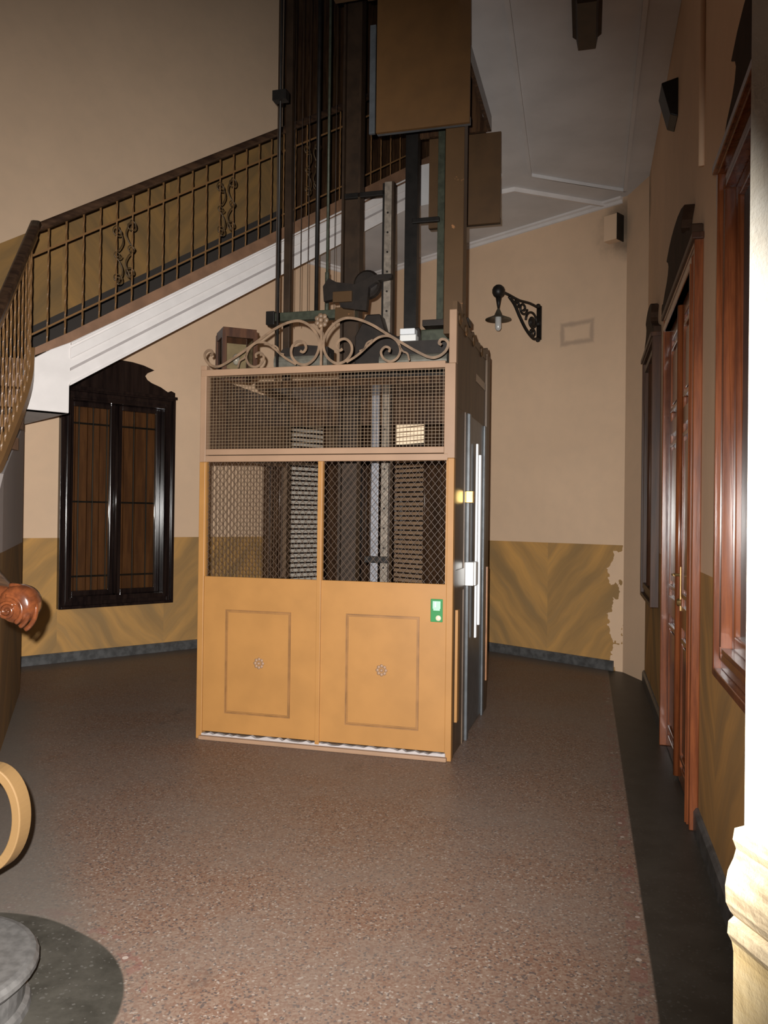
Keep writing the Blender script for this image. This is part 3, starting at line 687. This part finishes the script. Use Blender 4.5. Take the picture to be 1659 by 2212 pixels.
while z < 2.6:
    m.box(0.042, 1.785, -0.0042, -0.0014, z - 0.0014, z + 0.0014); z += 0.0228
m.build('square_wire_mesh', 'mesh_up', li)
def diamonds(x0, x1, z0, z1, px=0.047, pz=0.057, r=0.0011):
    m = MB(); w = x1 - x0; h = z1 - z0; k = pz / px
    for sgn in (1, -1):
        n0 = -int(h / pz) - 2
        for i in range(n0, int(w / px) + 2):
            # line x = i*px + t (or from the right), z = k*t
            t0, t1 = max(0.0, -i * px), min(h / k, w - i * px)
            if t1 - t0 < 0.004: continue
            pa, pb = (i * px + t0, k * t0), (i * px + t1, k * t1)
            if sgn < 0: pa, pb = (w - pa[0], pa[1]), (w - pb[0], pb[1])
            y = 0.0 if sgn > 0 else -0.003
            m.bar([(x0 + pa[0], y, z0 + pa[1]), (x0 + pb[0], y, z0 + pb[1])], 0.003, r * 2, False, (1, 0, 0))
    return m
def leaf(x0, x1, name, pan, ros):
    w = 0.028
    b_ = MB(); b_.box(x0, x1, -0.022, 0.0, 0.055, 1.165)
    lo = b_.build('door_leaf', 'ochre', li, bevel=0.003)
    for xa in (x0, x1 - w * 0.35): MB().box(xa, xa + w * 0.35, -0.026, 0.005, 1.165, 1.985).build('stile', 'ochre', lo)
    diamonds(x0 + 0.008, x1 - 0.008, 1.165, 1.985).build('diamond_mesh', 'mesh_low', lo)
    mo = MB(); a_, c_, e_, f_ = pan; frame_ring(mo, a_, c_, e_, f_, 0.010, -0.029, -0.021)
    frame_ring(mo, a_ + 0.014, c_ - 0.014, e_ + 0.014, f_ - 0.014, 0.004, -0.025, -0.021)
    mo.build('panel_moulding', 'line', lo)
    rs = MB(); rs.lathe([(0.0, -0.012), (0.008, -0.011), (0.012, -0.004), (0.013, 0.0)], (ros[0], -0.024, ros[1]), 'y', 14)
    for k in range(8):
        an = 2 * pi * k / 8; rs.ball((ros[0] + 0.029 * cos(an), -0.023, ros[1] + 0.029 * sin(an)), (0.013, 0.006, 0.013), 8)
    rs.build('rosette', 'buff', lo, smooth=True)
leaf(0.042, 0.912, 'left', (0.217, 0.715, 0.195, 0.932), (0.477, 0.563))
leaf(0.930, 1.812, 'right', (1.119, 1.633, 0.185, 0.942), (1.374, 0.570))
MB().box(0.905, 0.936, -0.036, 0.004, 0.035, 1.985).build('meeting_stile', 'ochre', li, bevel=0.003)
m = MB(); m.box(0.03, 1.83, -0.06, 0.05, 0.0, 0.028); m.build('threshold', 'buff', li, bevel=0.006)
top_ = [(0.04 + 1.78 * k / 60, 0.03 + random.uniform(0.004, 0.024)) for k in range(61)]
m = MB().prism([(0.04, 0.026)] + top_ + [(1.82, 0.026)], -0.03, 0.0)
m.build('worn_edge', 'groove', li)
# scrolled crest
K_ = 0.00332
def cr_(pts, n=6, mirror=1): return spline([(0.905 + mirror * x * K_, 0.0, 2.648 + z * K_) for x, z in pts], n)
def crest_side(sg, par):
    c = MB()
    main = [(262, 38), (254, 43), (252, 36), (259, 27), (272, 30), (277, 42), (270, 55), (257, 47)]
    c.bar(cr_([(256, 33), (251, 37), (255, 44), (264, 43), (270, 34), (264, 20), (250, 10), (232, 9), (205, 22), (172, 42), (140, 62), (108, 82), (76, 95), (48, 97), (24, 84), (8, 62), (5, 40), (14, 18), (32, 5), (52, 8), (66, 24), (66, 42), (54, 54), (40, 52), (34, 40), (40, 31), (47, 34)], 6, sg), 0.018, 0.0065, False, (0, 1, 0))
    c.bar(cr_([(56, 6), (80, 20), (104, 40), (124, 54), (146, 56), (164, 44), (171, 26), (164, 10), (150, 4), (136, 10), (130, 24), (138, 34), (148, 31), (147, 23)], 6, sg), 0.016, 0.006, False, (0, 1, 0))
    c.bar(cr_([(84, 28), (94, 32), (100, 44), (112, 50)], 5, sg), 0.012, 0.006, False, (0, 1, 0))
    c.bar(cr_([(168, 36), (176, 24), (186, 18), (190, 4)], 5, sg), 0.012, 0.006, False, (0, 1, 0))
    return c.build('crest_scroll', 'crest', par, smooth=False)
crest_side(1, li); crest_side(-1, li)
m = MB(); m.bar([(0.905, 0, 2.648), (0.905, 0, 2.97)], 0.016, 0.012, False, (0, 1, 0)); m.build('crest_stem', 'crest', li)
rs = MB(); rs.ball((0.905, -0.02, 2.965), (0.02, 0.018, 0.02), 10)
for k in range(7):
    an = 2 * pi * k / 7; rs.ball((0.905 + 0.034 * cos(an), -0.006, 2.965 + 0.034 * sin(an)), (0.021, 0.012, 0.021), 8)
rs.build('crest_rosette', 'crest', li, smooth=True)
# sides and back
m = MB(); m.box(1.812, 1.846, 0.03, 1.56, 2.36, 2.92); m.build('side_fascia', 'side_wood', li)
cv = MB().prism([(0.05, 2.92), (0.05, 3.06), (0.16, 3.07), (0.28, 3.0), (0.36, 3.05), (0.5, 3.0), (0.62, 2.97), (0.75, 3.01), (0.9, 2.97), (1.05, 2.99), (1.2, 2.97), (1.36, 3.0), (1.48, 3.04), (1.56, 3.02), (1.56, 2.92)], 1.818, 1.85, 'x')
for y in (0.16, 0.42, 0.75, 1.15, 1.45): cv.ball((1.855, y, 2.94 + 0.02 * (y < 0.3)), (0.012, 0.06, 0.045), 10)
cv.build('carved_edge', 'carved', li)
m = MB(); m.box(1.815, 1.845, 0.03, 0.50, 0.0, 2.36); m.box(1.845, 1.853, 0.03, 0.08, 0, 2.36); m.box(1.845, 1.853, 0.42, 0.50, 0, 2.36); m.box(1.845, 1.853, 0.08, 0.42, 1.1, 1.25)
m.build('side_panel', 'side_wood', li)
MB().box(1.846, 1.864, 0.13, 0.20, 0.22, 0.98).build('panel_strip', 'ochre', li)
sd = MB(); sd.box(1.815, 1.852, 0.50, 1.36, 0.02, 2.36); sd.box(1.852, 1.872, 0.50, 0.56, 0.0, 2.36); sd.box(1.852, 1.868, 1.28, 1.36, 0, 2.36)
sdo = sd.build('side_door', 'grey_metal', li, bevel=0.003)
MB().box(1.872, 1.90, 0.86, 0.905, 0.79, 2.09).box(1.868, 1.885, 0.80, 0.85, 0.70, 2.17).build('pull_bar', 'alu', sdo, bevel=0.004)
q = MB(); q.box(1.852, 1.905, 0.46, 0.52, 1.715, 1.80); q.tube([(1.88, 0.50, 1.757), (1.88, 0.64, 1.757)], 0.009, 8); q.build('brass_lock', 'brass', sdo, bevel=0.004)
q = MB(); q.box(1.852, 1.925, 0.50, 0.60, 1.12, 1.29); q.build('white_lock', 'white_plastic', sdo, bevel=0.006)
MB().box(1.852, 1.915, 0.46, 0.50, 1.12, 1.29).build('lock_keeper', 'steel', sdo, bevel=0.004)
MB().box(1.79, 1.862, 1.40, 1.56, 0.0, 2.97).build('rear_post', 'side_wood', li)
MB().box(1.862, 1.872, 1.47, 1.52, 0.25, 1.2).build('panel_strip', 'orange', li)
# left side: fascia, lower frame and mesh; back fascia
MB().box(0.0, 0.03, 0.03, 1.57, 2.04, 2.62).build('side_fascia', 'dark_wood', li)
m = MB(); m.box(0.0, 0.03, 0.03, 1.57, 0.0, 1.05); m.box(0.0, 0.035, 1.53, 1.60, 0, 2.7); m.build('side_panel', 'side_wood', li)
m = MB()
for k in range(1, 26):
    y = 0.03 + k * 0.06; m.box(0.012, 0.016, y - 0.0015, y + 0.0015, 1.05, 2.04)
m.build('side_wire_mesh', 'mesh_low', li)
m = MB(); m.box(0.03, 1.82, 1.57, 1.60, 2.42, 2.72); m.build('back_fascia', 'dark_wood', li)
m = MB(); m.box(0.0, 1.85, 0.9, 1.56, 2.66, 2.72); m.build('roof_board', 'dark_wood', li)

# green call sign on the right leaf
sg = empty('sign', A0, AU, along=1.749, v=-0.024, z=0.99); tag(sg, 'small green sign plate with pale pictogram on the right lift door', 'sign')
MB().box(-0.041, 0.041, -0.006, 0.0, -0.076, 0.076).build('plate', 'green', sg, bevel=0.006)
q = MB(); q.box(-0.026, 0.026, -0.008, -0.005, 0.012, 0.062); q.box(-0.022, 0.022, -0.008, -0.005, 0.0, 0.012)
po_ = q.build('pictogram', 'sign_pale', sg)
q = MB(); q.box(-0.012, -0.003, -0.010, -0.007, 0.022, 0.056); q.build('pictogram_mark', 'sign_white', po_)
MB().lathe([(0, -0.012), (0.014, -0.012), (0.018, -0.008), (0.02, -0.004)], (0.012, 0, -0.05), 'y', 18).build('button', 'button', sg, smooth=True)

# ------------------------------------------------------------------ shaft steelwork
def post(name, label, cat, u, v, w, dpt, z0, z1, mat, extra=None, group=None):
    o = empty(name, A0, AU, along=u, v=v); tag(o, label, cat, group)
    MB().box(-w / 2, w / 2, -dpt / 2, dpt / 2, z0, z1).build('shaft', mat, o, bevel=0.004)
    if extra: extra(o)
    return o
def chan(o):
    MB().box(-0.085, -0.065, -0.07, 0.05, 0.0, 8.5).build('flange', 'brown_metal', o)
    MB().box(0.065, 0.085, -0.07, 0.05, 0.0, 8.5).build('flange', 'brown_metal', o)
post('steel_column', 'thick dark brown column rising through the lift centre', 'column', 0.64, 1.50, 0.13, 0.06, 0.0, 8.5, 'brown_metal', chan)
post('guide_rail', 'pale blue grey guide rail standing inside right half of the lift', 'rail', 0.885, 1.46, 0.066, 0.02, 0.0, 2.82, 'rail_metal')
def holes(o):
    b0 = MB().lathe([(0, -0.001), (0.009, -0.001), (0.009, 0.006)], (0, -0.028, 0), 'y', 10).build('bolt', 'black_metal', o); b0.location.z = 0.15
    for k in range(1, 25):
        c_ = b0.copy(); COL.objects.link(c_); c_.parent = o; c_.location.z = 0.15 + 0.17 * k
    MB().box(0.034, 0.05, -0.02, 0.06, 0.0, 4.5).build('web', 'brown_metal', o)
    MB().box(-0.055, -0.036, 0.0, 0.05, 2.75, 4.5).build('flange', 'black_metal', o)
post('guide_rail', 'pale bolted guide rail running up to the ochre board', 'rail', 0.985, 1.43, 0.064, 0.05, 0.0, 4.5, 'rail_metal2', holes)
post('steel_column', 'short black column above the machinery, under the upper board', 'column', 1.165, 1.56, 0.11, 0.10, 3.05, 5.3, 'black_metal')
post('steel_column', 'grey green column left of the right-hand brown post', 'column', 1.425, 1.56, 0.06, 0.06, 2.75, 5.4, 'green_metal')
post('pipe', 'dark green pipe beside the grey green column', 'pipe', 1.487, 1.52, 0.04, 0.04, 2.75, 5.4, 'black_metal')
post('timber_post', 'broad brown post rising from the right side of the cage', 'post', 1.775, 0.36, 0.135, 0.14, 2.9, 6.2, 'carved')
post('timber_post', 'slim brown post rising from the left rear of the cage', 'post', 0.005, 1.56, 0.062, 0.06, 0.0, 8.5, 'brown_metal')
def rod(name, label, u, v, r, z0, z1, mat, cat='cable', extra=None):
    o = empty(name, A0, AU, along=u, v=v); tag(o, label, cat)
    MB().tube([(0, 0, z0), (0, 0, z1)], r, 8).build('run', mat, o, smooth=True)
    if extra: extra(o)
    return o
def jbox(o):
    MB().box(-0.05, 0.055, -0.03, 0.03, 4.57, 4.64).build('cable_clamp', 'black_metal', o)
rod('cable', 'dark vertical cable with a clamp in front of the stair wall', 0.548, 0.06, 0.009, 2.66, 8.5, 'black_metal', extra=jbox)
rod('cable', 'thin cable just left of the slim brown post', -0.085, 1.5, 0.006, 2.7, 8.5, 'brown_metal')
rod('cable', 'second thin cable, touching the slim brown post side', -0.055, 1.5, 0.005, 2.7, 8.5, 'brown_metal')
rod('rod', 'thick dark rod left of the green one', 0.305, 1.5, 0.019, 3.44, 8.5, 'black_metal', 'rod')
def joint(o):
    MB().tube([(0, 0, 3.42), (0, 0, 3.78)], 0.02, 8).build('sleeve', 'green_metal', o)
    MB().box(-0.02, 0.035, -0.03, 0.0, 3.58, 3.62).build('clamp', 'steel', o)
rod('rod', 'thin green rod with sleeve beside the thick column', 0.405, 1.5, 0.013, 3.42, 8.5, 'green_metal', 'rod', joint)
for k, u in enumerate((0.10, 0.17, 0.24, 0.49)):
    rod('hoist_rope', 'thin hoist rope of the set between brown post and column', u, 1.45, 0.003, 3.3, 8.5, 'brown_metal')['group'] = 'thin hoist ropes'
# brackets tying the rails
b = empty('tie_bracket', A0, AU, along=0.78, v=1.45, z=4.42); tag(b, 'short dark tie bar between thick column and bolted rail', 'bracket')
MB().box(-0.20, 0.22, -0.02, 0.02, -0.022, 0.022).build('bar', 'black_metal', b, bevel=0.004)
b = empty('tie_bracket', A0, AU, along=1.30, v=1.5, z=4.17); tag(b, 'dark tie bar under the rear brown board', 'bracket')
MB().box(-0.12, 0.12, -0.02, 0.02, -0.02, 0.02).build('bar', 'black_metal', b, bevel=0.004)
b = empty('tie_bracket', A0, AU, along=0.93, v=1.40, z=1.24); tag(b, 'dark clamp bar across the two pale rails inside cage', 'bracket')
MB().box(-0.11, 0.10, -0.03, 0.02, -0.028, 0.028).build('bar', 'black_metal', b, bevel=0.004)
# lifting gear on top of the cage
b = empty('cross_beam', A0, AU, along=0.33, v=1.36, z=3.36); tag(b, 'greenish cross beam with end clamp above the scrolled crest', 'beam')
MB().box(-0.36, 0.40, -0.04, 0.04, -0.035, 0.04).build('beam', 'green_metal', b, bevel=0.006)
MB().box(-0.42, -0.34, -0.07, 0.05, -0.07, 0.05).build('end_clamp', 'black_metal', b, bevel=0.006)
MB().box(0.22, 0.40, -0.06, -0.04, -0.06, 0.05).build('bracket_plate', 'carved', b, bevel=0.006)
b = empty('pulley', A0, AU, along=0.73, v=1.30, z=3.55); tag(b, 'black pulley housing clamped around the thick column', 'pulley')
MB().lathe([(0.0, -0.05), (0.10, -0.05), (0.12, -0.03), (0.105, 0.0), (0.12, 0.03), (0.10, 0.05), (0.0, 0.05)], (0.10, 0.05, 0.05), 'y', 24).build('wheel', 'grease', b)
q = MB(); q.prism([(-0.26, -0.10), (-0.27, 0.03), (-0.22, 0.10), (-0.15, 0.06), (0.02, 0.03), (0.10, 0.06), (0.20, 0.10), (0.34, 0.10), (0.34, 0.065), (0.22, 0.05), (0.14, 0.0), (0.12, -0.20), (-0.10, -0.16), (-0.14, -0.08)], -0.06, 0.0); q.build('housing', 'grease', b)
MB().box(-0.17, 0.0, -0.09, -0.06, -0.12, -0.03).build('ochre_plate', 'carved', b, bevel=0.004)
b = empty('machine_frame', A0, AU, along=1.15, v=1.15, z=2.72); tag(b, 'greasy black machine frame on the cage roof', 'machinery')
q = MB(); q.prism([(-0.40, 0), (-0.40, 0.42), (-0.30, 0.60), (-0.18, 0.60), (-0.14, 0.46), (-0.02, 0.40), (0.06, 0.47), (0.16, 0.47), (0.19, 0.34), (0.62, 0.34), (0.62, 0)], 0.1, 0.3); q.build('body', 'grease', b, bevel=0.01)
MB().box(0.20, 0.56, -0.02, 0.1, 0.14, 0.42).build('gearbox', 'green_metal', b, bevel=0.012)
MB().box(0.22, 0.60, -0.05, 0.1, 0.44, 0.49).build('top_bar', 'grease', b, bevel=0.004)
MB().box(0.0, 0.62, -0.08, 0.1, 0.08, 0.15).build('base_bar', 'grease', b, bevel=0.004)
b = empty('winding_drum', A0, AU, along=1.42, v=0.62, z=2.78); tag(b, 'grey roller lying across the cage top behind right crest scrolls', 'drum')
MB().lathe([(0, -0.26), (0.055, -0.26), (0.055, 0.26), (0, 0.26)], (0, 0, 0), 'x', 20).build('roller', 'drum', b, smooth=False)
b = empty('winding_drum', A0, AU, along=0.53, v=0.62, z=2.80); tag(b, 'grey roller lying across the cage top behind left crest scrolls', 'drum')
MB().lathe([(0, -0.22), (0.07, -0.22), (0.07, 0.22), (0, 0.22)], (0, 0, 0), 'x', 20).build('roller', 'drum', b, smooth=False)
MB().prism([(-0.22, 0.03), (0.22, 0.03), (0.22, 0.11), (0.05, 0.13), (-0.15, 0.11)], -0.05, 0.1).build('cover', 'grease', b)
b = empty('junction_box', A0, AU, along=1.315, v=0.95, z=3.0); tag(b, 'small white two-part junction box on the cage machinery', 'box')
MB().box(-0.08, 0.05, -0.05, 0.05, 0.0, 0.05).build('base', 'white_plastic', b, bevel=0.004)
MB().box(-0.08, 0.04, -0.048, 0.05, 0.054, 0.10).build('cover', 'alu', b, bevel=0.004)
MB().box(-0.1, 0.3, -0.04, 0.2, -0.13, 0.0).build('bracket', 'grease', b)
# boards hung in the shaft
def board(name, label, u0, u1, v, z0, z1, mat, edge):
    o = empty(name, A0, AU, along=(u0 + u1) / 2, v=v, z=z0); tag(o, label, 'board'); w = (u1 - u0) / 2
    MB().box(-w, w, -0.012, 0.012, 0, z1 - z0).build('sheet', mat, o)
    MB().box(-w, w, 0.012, 0.04, 0.0, 0.05).build('batten', edge, o); MB().box(-w, -w + 0.05, 0.012, 0.04, 0.05, z1 - z0).build('batten', edge, o)
    return o
board('landing_board', 'large square ochre board hung high in the front of the lift shaft', 1.284, 1.928, 0.0, 4.225, 5.30, 'board', 'grey_metal')
board('landing_board', 'smaller brown board at the back of the shaft, lower right of the ochre one', 1.30, 1.925, 1.62, 4.14, 4.92, 'board_brown', 'black_metal')
b = empty('shaft_side_panel', A0, AU, along=1.83, v=0.85, z=4.92); tag(b, 'dark brown panel closing the shaft beside the gallery edge', 'panel')
MB().box(-0.015, 0.015, -0.78, 0.74, 0, 2.6).build('sheet', 'dark_wood', b)
b = empty('shaft_back_panel', A0, AU, along=1.55, v=1.60, z=4.93); tag(b, 'dark brown panel closing the back of the shaft above the brown board', 'panel')
MB().box(-0.36, 0.26, -0.015, 0.015, 0, 2.6).build('sheet', 'dark_wood', b)
b = empty('upper_beam', A0, AU, along=1.2, v=0.05, z=5.22); tag(b, 'brown beam crossing the shaft above the ochre board', 'beam')
MB().box(-0.25, 0.7, -0.03, 0.03, 0, 0.05).build('beam', 'carved', b)
MB().box(-0.02, 0.68, 0.03, 0.06, 0.0, 0.6).build('back_panel', 'dark_wood', b)
b = empty('metal_strip', A0, AU, along=1.245, v=0.03, z=4.24); tag(b, 'narrow grey metal strip along the left edge of the ochre board', 'strip')
MB().box(-0.02, 0.02, -0.01, 0.01, 0, 0.75).build('strip', 'grey_metal', b)

# glazed box on the cage top, left
b = empty('lantern_box', A0, AU, along=0.055, v=0.42, z=2.66); b.rotation_euler[2] += radians(38); tag(b, 'dark framed glass box standing on the left end of the cage', 'lantern')
q = MB(); s_ = 0.118; h_ = 0.345
for x in (-s_, s_):
    for y in (-s_, s_): q.box(x - 0.016, x + 0.016, y - 0.016, y + 0.016, 0, h_)
for z in (0.0, h_ - 0.05): q.box(-s_, s_, -s_ - 0.012, -s_ + 0.012, z, z + 0.05).box(-s_, s_, s_ - 0.012, s_ + 0.012, z, z + 0.05).box(-s_ - 0.012, -s_ + 0.012, -s_, s_, z, z + 0.05).box(s_ - 0.012, s_ + 0.012, -s_, s_, z, z + 0.05)
q.build('frame', 'mahogany_dark', b)
MB().box(-s_ - 0.01, s_ + 0.01, -s_ - 0.01, s_ + 0.01, h_, h_ + 0.02).build('lid', 'mahogany_dark', b)
for nm, (x0, x1, y0, y1) in enumerate(((-s_, s_, -s_ - 0.003, -s_ + 0.003), (-s_ - 0.003, -s_ + 0.003, -s_, s_))):
    MB().box(x0, x1, y0, y1, 0.05, h_ - 0.05).build('pane', 'glass', b)
MB().box(-s_, s_, s_ - 0.003, s_ + 0.003, 0.05, h_ - 0.05).box(s_ - 0.003, s_ + 0.003, -s_, s_, 0.05, h_ - 0.05).build('back_pane', 'pane_cream', b)
MB().ball((0, 0, 0.15), (0.03, 0.03, 0.045), 12).build('bulb', 'bulb', b, smooth=True)

# ------------------------------------------------------------------ wall lamp
L_ = empty('wall_lamp', BR0, BRU, along=2.95, z=3.90); tag(L_, 'black scrolled iron wall lamp with flat shade and clear bulb', 'lamp')
# bracket lies in the plane perpendicular to the wall: local y (into the room is negative) and z
q = MB(); q.box(-0.03, 0.03, -0.02, 0.0, -0.22, 0.17); q.ball((0, -0.03, 0.17), 0.03, 8); q.ball((0, -0.03, -0.22), 0.03, 8); q.ball((0.0, -0.02, -0.03), 0.035, 8); q.build('wall_plate', 'black_metal', L_)
def yz(pts, n=6): return spline([(0, -p, z) for p, z in pts], n)
q = MB(); q.tube(yz([(0.02, 0.15), (0.2, 0.17), (0.4, 0.165), (0.6, 0.19), (0.74, 0.20)]), 0.016, 8)
q.tube(yz([(0.02, -0.2), (0.12, -0.22), (0.26, -0.14), (0.38, -0.02), (0.48, 0.10), (0.58, 0.17)]), 0.018, 8); q.build('arm', 'black_metal', L_, smooth=True)
q = MB()
def sp2(cy, cz, r0, a0, tn): q.tube([(0, -p[0], p[2]) for p in spiral(cy, cz, r0, 0.02, a0, tn, 30)], 0.014, 8)
sp2(0.15, -0.03, 0.12, 0.0, 1.4); sp2(0.32, 0.09, 0.075, pi, 1.3); sp2(0.13, -0.16, 0.05, 0, 1.2); sp2(0.44, 0.11, 0.045, 0, 1.2)
q.ball((0, -0.15, -0.03), (0.03, 0.055, 0.06), 10)
q.build('scrollwork', 'black_metal', L_, smooth=True)
q = MB(); q.ball((0, -0.77, 0.19), (0.07, 0.075, 0.075), 14); q.tube([(0, -0.77, 0.14), (0, -0.77, 0.0)], 0.022, 8, False, [1.6, 0.5]); q.build('finial', 'black_metal', L_, smooth=True)
MB().lathe([(0.006, 0.03), (0.012, 0.0), (0.035, -0.05), (0.045, -0.075), (0.14, -0.115), (0.142, -0.122), (0.05, -0.09), (0.0, -0.08)], (0, -0.77, 0), 'z', 28).build('shade', 'shade', L_, smooth=True)
MB().lathe([(0.0, -0.245), (0.02, -0.238), (0.033, -0.215), (0.035, -0.10), (0.03, -0.085)], (0, -0.77, 0), 'z', 18).build('bulb_glass', 'bulb', L_, smooth=True)

# ------------------------------------------------------------------ small fittings
b = empty('corner_box', BR0, BRU, along=3.93, z=4.58); tag(b, 'small beige box with dark side high on wall by right corner', 'box')
MB().box(-0.085, 0.075, -0.12, 0, 0, 0.27).build('body', 'wall_plain', b, bevel=0.004)
MB().box(0.075, 0.085, -0.13, 0, -0.01, 0.27).build('end_plate', 'black_metal', b)
b = empty('loudspeaker', R0 + (0,), RU, along=2.52, z=4.36); tag(b, 'dark wedge-shaped loudspeaker high on the right wall', 'loudspeaker')
MB().prism([(0, 0), (-0.05, 0.02), (-0.11, 0.24), (0, 0.27)], -0.12, 0.12, 'x').build('cabinet', 'black_metal', b, bevel=0.006)
b = empty('ceiling_fitting', (1.33, 5.42, ZC), RU); tag(b, 'dark narrow fitting fixed under the gallery ceiling', 'light fitting')
q = MB(); q.prism([(-0.075, -0.02), (-0.1, 0), (0.1, 0), (0.075, -0.02), (0.06, -0.10), (-0.06, -0.10)], -0.30, 0.24, 'x'); q.build('housing', 'brown_metal', b)
b = empty('white_knob', (1.11, 8.0, ZC)); tag(b, 'tiny white porcelain knob at the gallery edge', 'knob')
MB().ball((0, 0, -0.03), 0.03, 12).build('knob', 'white_plastic', b, smooth=True)
b = empty('conduit', R0 + (0,), RU, along=3.95, v=-0.012); tag(b, 'beige painted conduit rising above the door', 'pipe')
MB().tube([(0, 0, 3.46), (0, 0, 5.03)], 0.016, 10).build('run', 'wall_plain', b, smooth=True)
